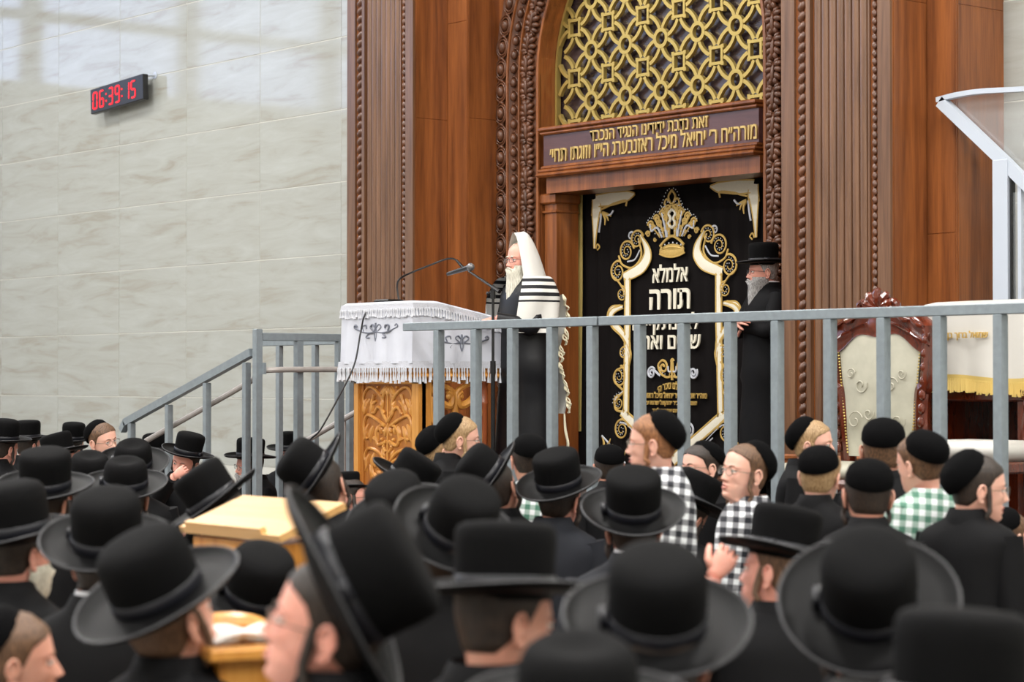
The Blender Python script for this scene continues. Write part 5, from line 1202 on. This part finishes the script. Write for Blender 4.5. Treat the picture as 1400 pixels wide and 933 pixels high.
P_hat('white-bearded man at the left edge, black hat with glossy grey ribbon', 20, 732, 470, -38, -4, 3, hl=-6, hc=8, beard='hair_white', beard_len=.05, skin_='skin_pink', hat='round', hat_s=1.08, peyos=False)
P_hat('man in large black hat seen from behind, broad brim dipping on both sides', 898, 858, 790, 2, 0, 14, hl=0, hc=24, skin_='skin_mid', hat='round', hat_s=.95)
P_hat('man whose smooth dented black hat rises from the bottom edge', 790, 980, 930, -4, 0, 8, hl=0, hc=12, hat='dent', skin_='skin_mid')
P_hat('man in big black hat pushed back, wide brim curving up grey at right', 1188, 838, 690, -10, 0, 18, hl=-7, hc=38, skin_='skin_mid', hat='round', hat_s=1.04, hat_off=(0, 0, .01))
P_hat('closest man at the bottom right corner in a flat-topped black hat', 1310, 975, 900, -30, 4, -2, hl=4, hc=-3, hat='tall', hat_s=1.1, skin_='skin_mid')
P_hat('man in tall black hat, red ear showing, one pale hand raised beside his brim', 1068, 758, 470, -70 + 130, 10, -2, hl=11, hc=-4, skin_='skin_pink', hat='tall', hand_to=(-1, atd(975, 790, FPX / 475), (RT * .55 + UPV * .85), -FH), byaw=20, hair='hair_brown')
P_hat('man in black hat with white shirt collar, centre of the crowd', 866, 702, 415, 4, 0, 12, hl=-1, hc=22, skin_='skin_mid', coat='grey_coat', collar=True, hat='tall')
P_hat('man in tall top-shaped black hat leaning back, grey brim ribbon, charcoal coat', 765, 664, 335, -32, 2, 10, hl=-9, hc=18, skin_='skin_pink', coat='grey_coat', hat='tall')
P_hat('man with bare tan neck under a black hat sloping down right, face bowed', 944, 690, 320, -46, 26, -6, hl=25, hc=-6, skin_='skin_mid', hat='tall', byaw=-30, peyos=.2)
P_hat('man in domed black hat, white trimmed brim on its left, red cheek', 622, 730, 540, -8, 8, 18, hl=22, hc=30, skin_='skin_pink', hat='round', hat_s=.96)
P_hat('man in black hat tipped right, thin brim seen edge-on, below the carved lectern', 556, 662, 312, -60, 24, 4, hl=34, hc=2, skin_='skin_mid', hat='tall', hat_off=(0, 0, 0))
P_hat('man in black hat, pale brim rim upright on the right, by green shirt', 672, 654, 330, -30, -20, 6, hl=-50, hc=10, skin_='skin_mid', hat='round')
P_hat('man in black felt hat tipped far left, brim upright, before the lectern', 434, 650, 368, -20, -20, 6, hl=-54, hc=14, skin_='skin_mid', hat='round')
P_hat('man in plain black hat leaning left beside the pale reading stand', 296, 688, 395, -20, -16, 6, hl=-34, hc=4, skin_='skin_mid', hat='tall')
P_hat('youth with glasses and brimless-looking small black hat left of the lectern panel', 476, 668, 280, -78, 0, -8, hl=-3, hc=-4, skin_='skin_pink', glasses='rim_metal', hat='tall', hat_s=.62, k=.93, peyos=.22, collar=True)
P_hat('bowed man under the pale reading stand in a grey-brimmed black hat', 350, 818, 500, 10, 6, 6, hl=14, hc=24, skin_='skin_mid', hat='round')
P_hat('man in black hat between the domed hat and the lectern panel', 548, 712, 445, -10, -6, 16, hl=-14, hc=28, skin_='skin_mid', hat='round')
# ---------------- left and far rows
P_hat('far man in slanted black hat with a glossy brim, by the glasses boy', 82, 622, 210, -70, -14, 0, hl=-15, hc=0, skin_='skin_mid', hair='hair_brown', hat='tall')
P_hat('far man in upright black hat at the left, in front of the stone wall', 38, 600, 175, -40, 0, 0, hl=0, hc=4, skin_='skin_pink', hat='tall')
P_hat('man in wide round black hat among the left rows', 122, 654, 300, 10, 4, 10, hl=6, hc=18, skin_='skin_mid', hat='dent')
P_hat('man in low domed black hat right of the glasses boy', 182, 636, 270, 0, 2, 14, hl=4, hc=24, skin_='skin_mid', hat='dent', hat_s=1.05)
P_hat('man in dented black hat in front of the low domed one', 172, 665, 330, 6, 0, 8, hl=2, hc=16, skin_='skin_mid', hat='dent')
P_hat('man in tall dark hat half hidden behind the leftmost ribbon hat', 62, 668, 372, -20, 2, 8, hl=2, hc=14, skin_='skin_mid', hat='tall')
P_hat('man in black hat peeking at the far left edge', 6, 602, 200, -40, 6, 2, hl=6, hc=6, skin_='skin_pink', hat='round')
P_hat('far man in a small black hat left of the railing foot', 100, 601, 160, -30, 4, 6, hl=5, hc=8, skin_='skin_mid', hat='tall')
P_hat('bowed far man with a hand over his face, between stair balusters', 256, 621, 205, 158, 12, 18, hl=14, hc=6, skin_='skin_pink', hat='tall', hand_to=(1, atd(238, 652, FPX / 214), RT * .8 + UPV * .5, -FH), beard=None)
P_hat('bearded far man behind the stair post, black hat and glasses', 342, 626, 190, 120, 0, 10, hl=3, hc=2, skin_='skin_pink', hat='tall', beard='hair_grey', glasses='rim_dark', beard_len=.08)
P_hat('far man in black hat seen behind the short landing railing', 394, 614, 165, 150, 0, 0, hl=0, hc=4, skin_='skin_pink', hat='tall')
P_hat('far man in black hat close to the lectern corner', 452, 616, 148, 20, 0, 0, hl=0, hc=4, skin_='skin_mid', hat='tall')
P_hat('far man in black hat half behind the first stair baluster', 214, 618, 180, 100, 0, 6, hl=-4, hc=4, skin_='skin_pink', hat='round')
# ---------------- boys
P_cap('boy with glasses looking up right from the left rows', 141, 603, 228, -128, -4, 12, glasses='rim_metal', skin_='skin_pale', hair='hair_brown', k=.92, detail=2, stand=True, face={'look': (1, 1)}, peyos=False, kip_back=.9, shirt=None)
P_cap('fair-haired boy in glasses gazing right below the lectern', 630, 601, 285, -84, 4, 4, glasses='rim_metal', skin_='skin_pale', hair='hair_fair', k=.93, detail=2, stand=True, kip_back=.95, peyos=.12)
P_cap('fair-haired boy half hidden behind the boy in glasses, below the lectern', 600, 616, 270, -60, 4, 4, skin_='skin_pale', hair='hair_fair', k=.92, stand=True, kip_back=.9, peyos=.1)
P_cap('boy in green and white checked shirt seen from behind', 722, 630, 312, 12, 2, 0, skin_='skin_mid', hair='hair_dark', k=.88, stand=True, shirt='ging_green', kip_back=.35, peyos=False, bws=.74)
P_cap('auburn curly boy in glasses and checked shirt facing left before the curtain', 892, 606, 372, 80, -2, 4, glasses='rim_metal', skin_='skin_pale', hair='hair_ginger', k=.9, detail=2, stand=True, shirt='ging_black', kip_back=.95, peyos=.07)
P_cap('boy in black cap mostly hidden behind the railing at the curtain foot', 832, 640, 262, 10, 0, 0, hair='hair_dark', skin_='skin_mid', k=.92, stand=True, kip_back=.3, peyos=False)
P_cap('boy in black and white checked shirt with glasses, long brown sidelocks', 1018, 646, 345, 118, 8, 2, glasses='rim_metal', skin_='skin_pale', hair='hair_brown', k=.95, detail=2, stand=True, shirt='ging_black', kip_back=1.0, peyos=.16, byaw=100, hairline=.075)
P_cap('boy behind the sloping hat, only his black cap and glasses edge showing', 958, 640, 300, 120, 0, 0, glasses='rim_metal', hair='hair_dark', skin_='skin_pale', k=.92, stand=True, kip_back=.6, peyos=False)
P_cap('fair boy facing right, forehead over the front blond boy', 1112, 608, 300, -110, 0, 4, skin_='skin_pale', hair='hair_fair', k=.93, detail=1, stand=True, kip_back=1.0, peyos=.15)
P_cap('blond boy in black coat and cap seen from behind, near the pilaster foot', 1122, 652, 368, -30, 2, 4, skin_='skin_pale', hair='hair_fair', k=.88, stand=True, kip_back=.35, peyos=False)
P_cap('boy in black coat and cap seen squarely from behind, ears sticking out', 1186, 678, 395, 0, 2, 2, skin_='skin_mid', hair='hair_dark', k=.97, stand=True, kip_back=.32, peyos=.16)
P_cap('tall boy in black coat and round cap before the throne chair', 1208, 618, 330, -14, 2, 0, skin_='skin_mid', hair='hair_brown', k=1.05, stand=True, kip_back=.35, peyos=False, byaw=-10)
P_cap('boy in pale green checked shirt turned left before the throne chair', 1258, 634, 372, 40, -6, 4, skin_='skin_pale', hair='hair_brown', k=.92, stand=True, shirt='ging_green', kip_back=.55, peyos=False, byaw=20)
P_cap('open-mouthed boy in profile with glasses and long dark sidelock, right side', 1338, 668, 385, -86, 4, 4, glasses='rim_metal', skin_='skin_pale', hair='hair_dark', k=1.0, detail=2, stand=True, face={'open': .009, 'nose': 1.05}, kip_back=.95, peyos=.2, byaw=-40)
P_cap('small boy in black cap right of the open-mouthed boy', 1378, 735, 335, -60, 2, 0, skin_='skin_pale', hair='hair_brown', k=.9, stand=True, kip_back=.5, peyos=False)
P_cap('brown-haired boy in right profile at the bottom left corner', 22, 905, 600, -74, 0, 4, skin_='skin_mid', hair='hair_brown', k=.95, detail=2, stand=True, kip_back=.9, peyos=False)

# ---------------- the man in the prayer shawl behind the lectern
hpx = atd(713, 356, 14.72)
Es = person('white-bearded man in a striped prayer shawl and glasses standing behind the lectern', hpx, 124, 0, 2, head='none2', skin_='skin_pink', hair='hair_white', beard='hair_white', beard_len=.36, beard_w=2.0, bws=1.08, hand_to=(1, aty(708, 436, 9.46) + Vector((0, 0, .02)), Vector((-.25, -1, -.15)), UPV), glasses='rim_dark', coat='satin', byaw=118, stand=True, floor=FL, detail=2, peyos=False, arms='lectern', collar=False, k=1.03, face={'nose': 1.15}, hairline=.1)
E, W, Hm, Bm, nb, pel = Es
bx_, by2, bz_ = Bm.col[0], Bm.col[1], Bm.col[2]
def shawl(parent):
    """hood over the head falling to both shoulders; u runs from the man's right front edge behind the head to his left front edge"""
    NU, NV = 44, 60; rows = []
    for j in range(NV + 1):
        v = j / NV; row = []
        for i in range(NU + 1):
            u = -1 + 2 * i / NU; a = u * (2.3 if v < .45 else 2.3 + .25 * (v - .45)); c_, s_ = math.cos(a), math.sin(a)
            t = min(1, v / .42)
            rx = .008 + .132 * t ** .6; rb = .010 + .155 * t ** .6; rf = .098 - .01 * t
            hood = W((rx * s_, -(rb if c_ > 0 else rf) * c_ - .004, .185 - .30 * t ** 1.05 - .012 * abs(u) ** 3 * (1 - t)))
            if v <= .42: row.append(hood); continue
            t = (v - .42) / .58; fold = 1 + (.02 + .05 * t) * math.sin(u * 14 + t * 2.5)
            rx2 = .15 + .175 * min(1, t * 2.2) ** .6; rd = .12 + .065 * min(1, t * 2)
            q = nb + Vector((0, 0, .045 - .42 * t ** 1.15)) + bx_ * rx2 * s_ * fold + by2 * (-(rd if c_ > 0 else rd * 1.25) * c_ * fold + .02 * t)
            w_ = max(0, 1 - t / .22); w_ = w_ * w_ * (3 - 2 * w_)
            row.append(q.lerp(hood, w_))
        rows.append(row)
    def mis(k, i):
        t = k / NV; u = abs(-1 + 2 * (i + .5) / NU)
        if .42 < t < .74 and u > .2: return 1 if (k % 4) < 2 else 0
        if .93 < t < .96: return 1
        return 0
    m = MB(); m.grid(rows, mis=mis); m.grid([[q + (q - W((0, 0, -.05))).normalized() * -.006 for q in r_] for r_ in rows], mis=mis)
    s = m.build('prayer_shawl', [M['tallit'], M['tallit_stripe']], parent, ang=None); return s, rows
sh_, rows = shawl(E)
# the shawl's long back fall down one side with knotted fringes
rr = []
for j in range(22):
    t = j / 21; rr.append([nb + bx_ * (-.02 + .04 * math.sin(q * 3)) - by2 * (.17 + .03 * math.sin(t * 9) + .012 * math.sin(q * 9)) + bx_ * (-.16 + .30 * q) + Vector((0, 0, -.12 - .78 * t)) for q in (0, .25, .5, .75, 1)])
m_ = MB(); m_.grid(rr); m_.grid([[p - by2 * .008 for p in r_] for r_ in rr]); m_.build('shawl_back_fall', M['tallit'], E, ang=None)
m_ = MB()
for i in range(15):
    t = i / 14; p = rr[int(t * 21)][0] + by2 * -.005; L = .07 if i < 14 else .28
    for q in range(3):
        a = random.uniform(0, 6); m_.tube(cr([p, p + Vector((.012 * math.cos(a), .012 * math.sin(a), -L * .4)) - bx_ * .02, p + Vector((-.01 * math.cos(a), .01, -L * .7)) - bx_ * .03, p + Vector((.01 * math.sin(a), .01, -L)) - bx_ * .015], 3), .0055, 5)
m_.build('fringe', M['cream_cord'], E)['kind'] = 'stuff'
m_ = MB(); p = nb + by2 * .19 + bx_ * -.05 + Vector((0, 0, -.36))
p = aty(690, 470, 9.35)
for i in range(5):
    m_.tube(cr([p + Vector((i * .004, 0, 0)), p + Vector((-.01 + i * .006, 0, -.25)), p + Vector((-.03 + i * .004, 0, -.42)), p + Vector((-.045 + i * .016, 0, -.5 - .03 * (i % 3)))], 6), .0038, 5)
for i in range(5): m_.ball(p + Vector((.004 - i * .006, 0, -.2 - i * .04)), .009, 6, 5)
m_.build('corner_tassel', M['cream_cord'], E)
m_ = MB(); 
for s in (-1, 1): m_.tube([W((s * x, .088 + .004, z)) for x, z in ((.012, .018), (.025, .024), (.042, .018))], [.003, .0045, .002], 6)
m_.build('eyebrows', M['hair_white'], E)
# ---------------- the man with crossed arms beside the curtain
h2 = atd(1043, 372, 14.95)
E2 = person('grey-bearded man in tall black hat and long coat, arms crossed, beside the curtain', h2, 98, 0, 2, hat_lr=-1, hat_lc=2, collar=True, skin_='skin_pink', hair='hair_grey', beard='hair_grey', beard_len=.16, glasses='rim_dark', coat='coat', byaw=110, stand=True, floor=FL, detail=2, peyos=False, arms='crossed', k=1.0, hat='tall', face={'nose': 1.1}, hat_s=.98)
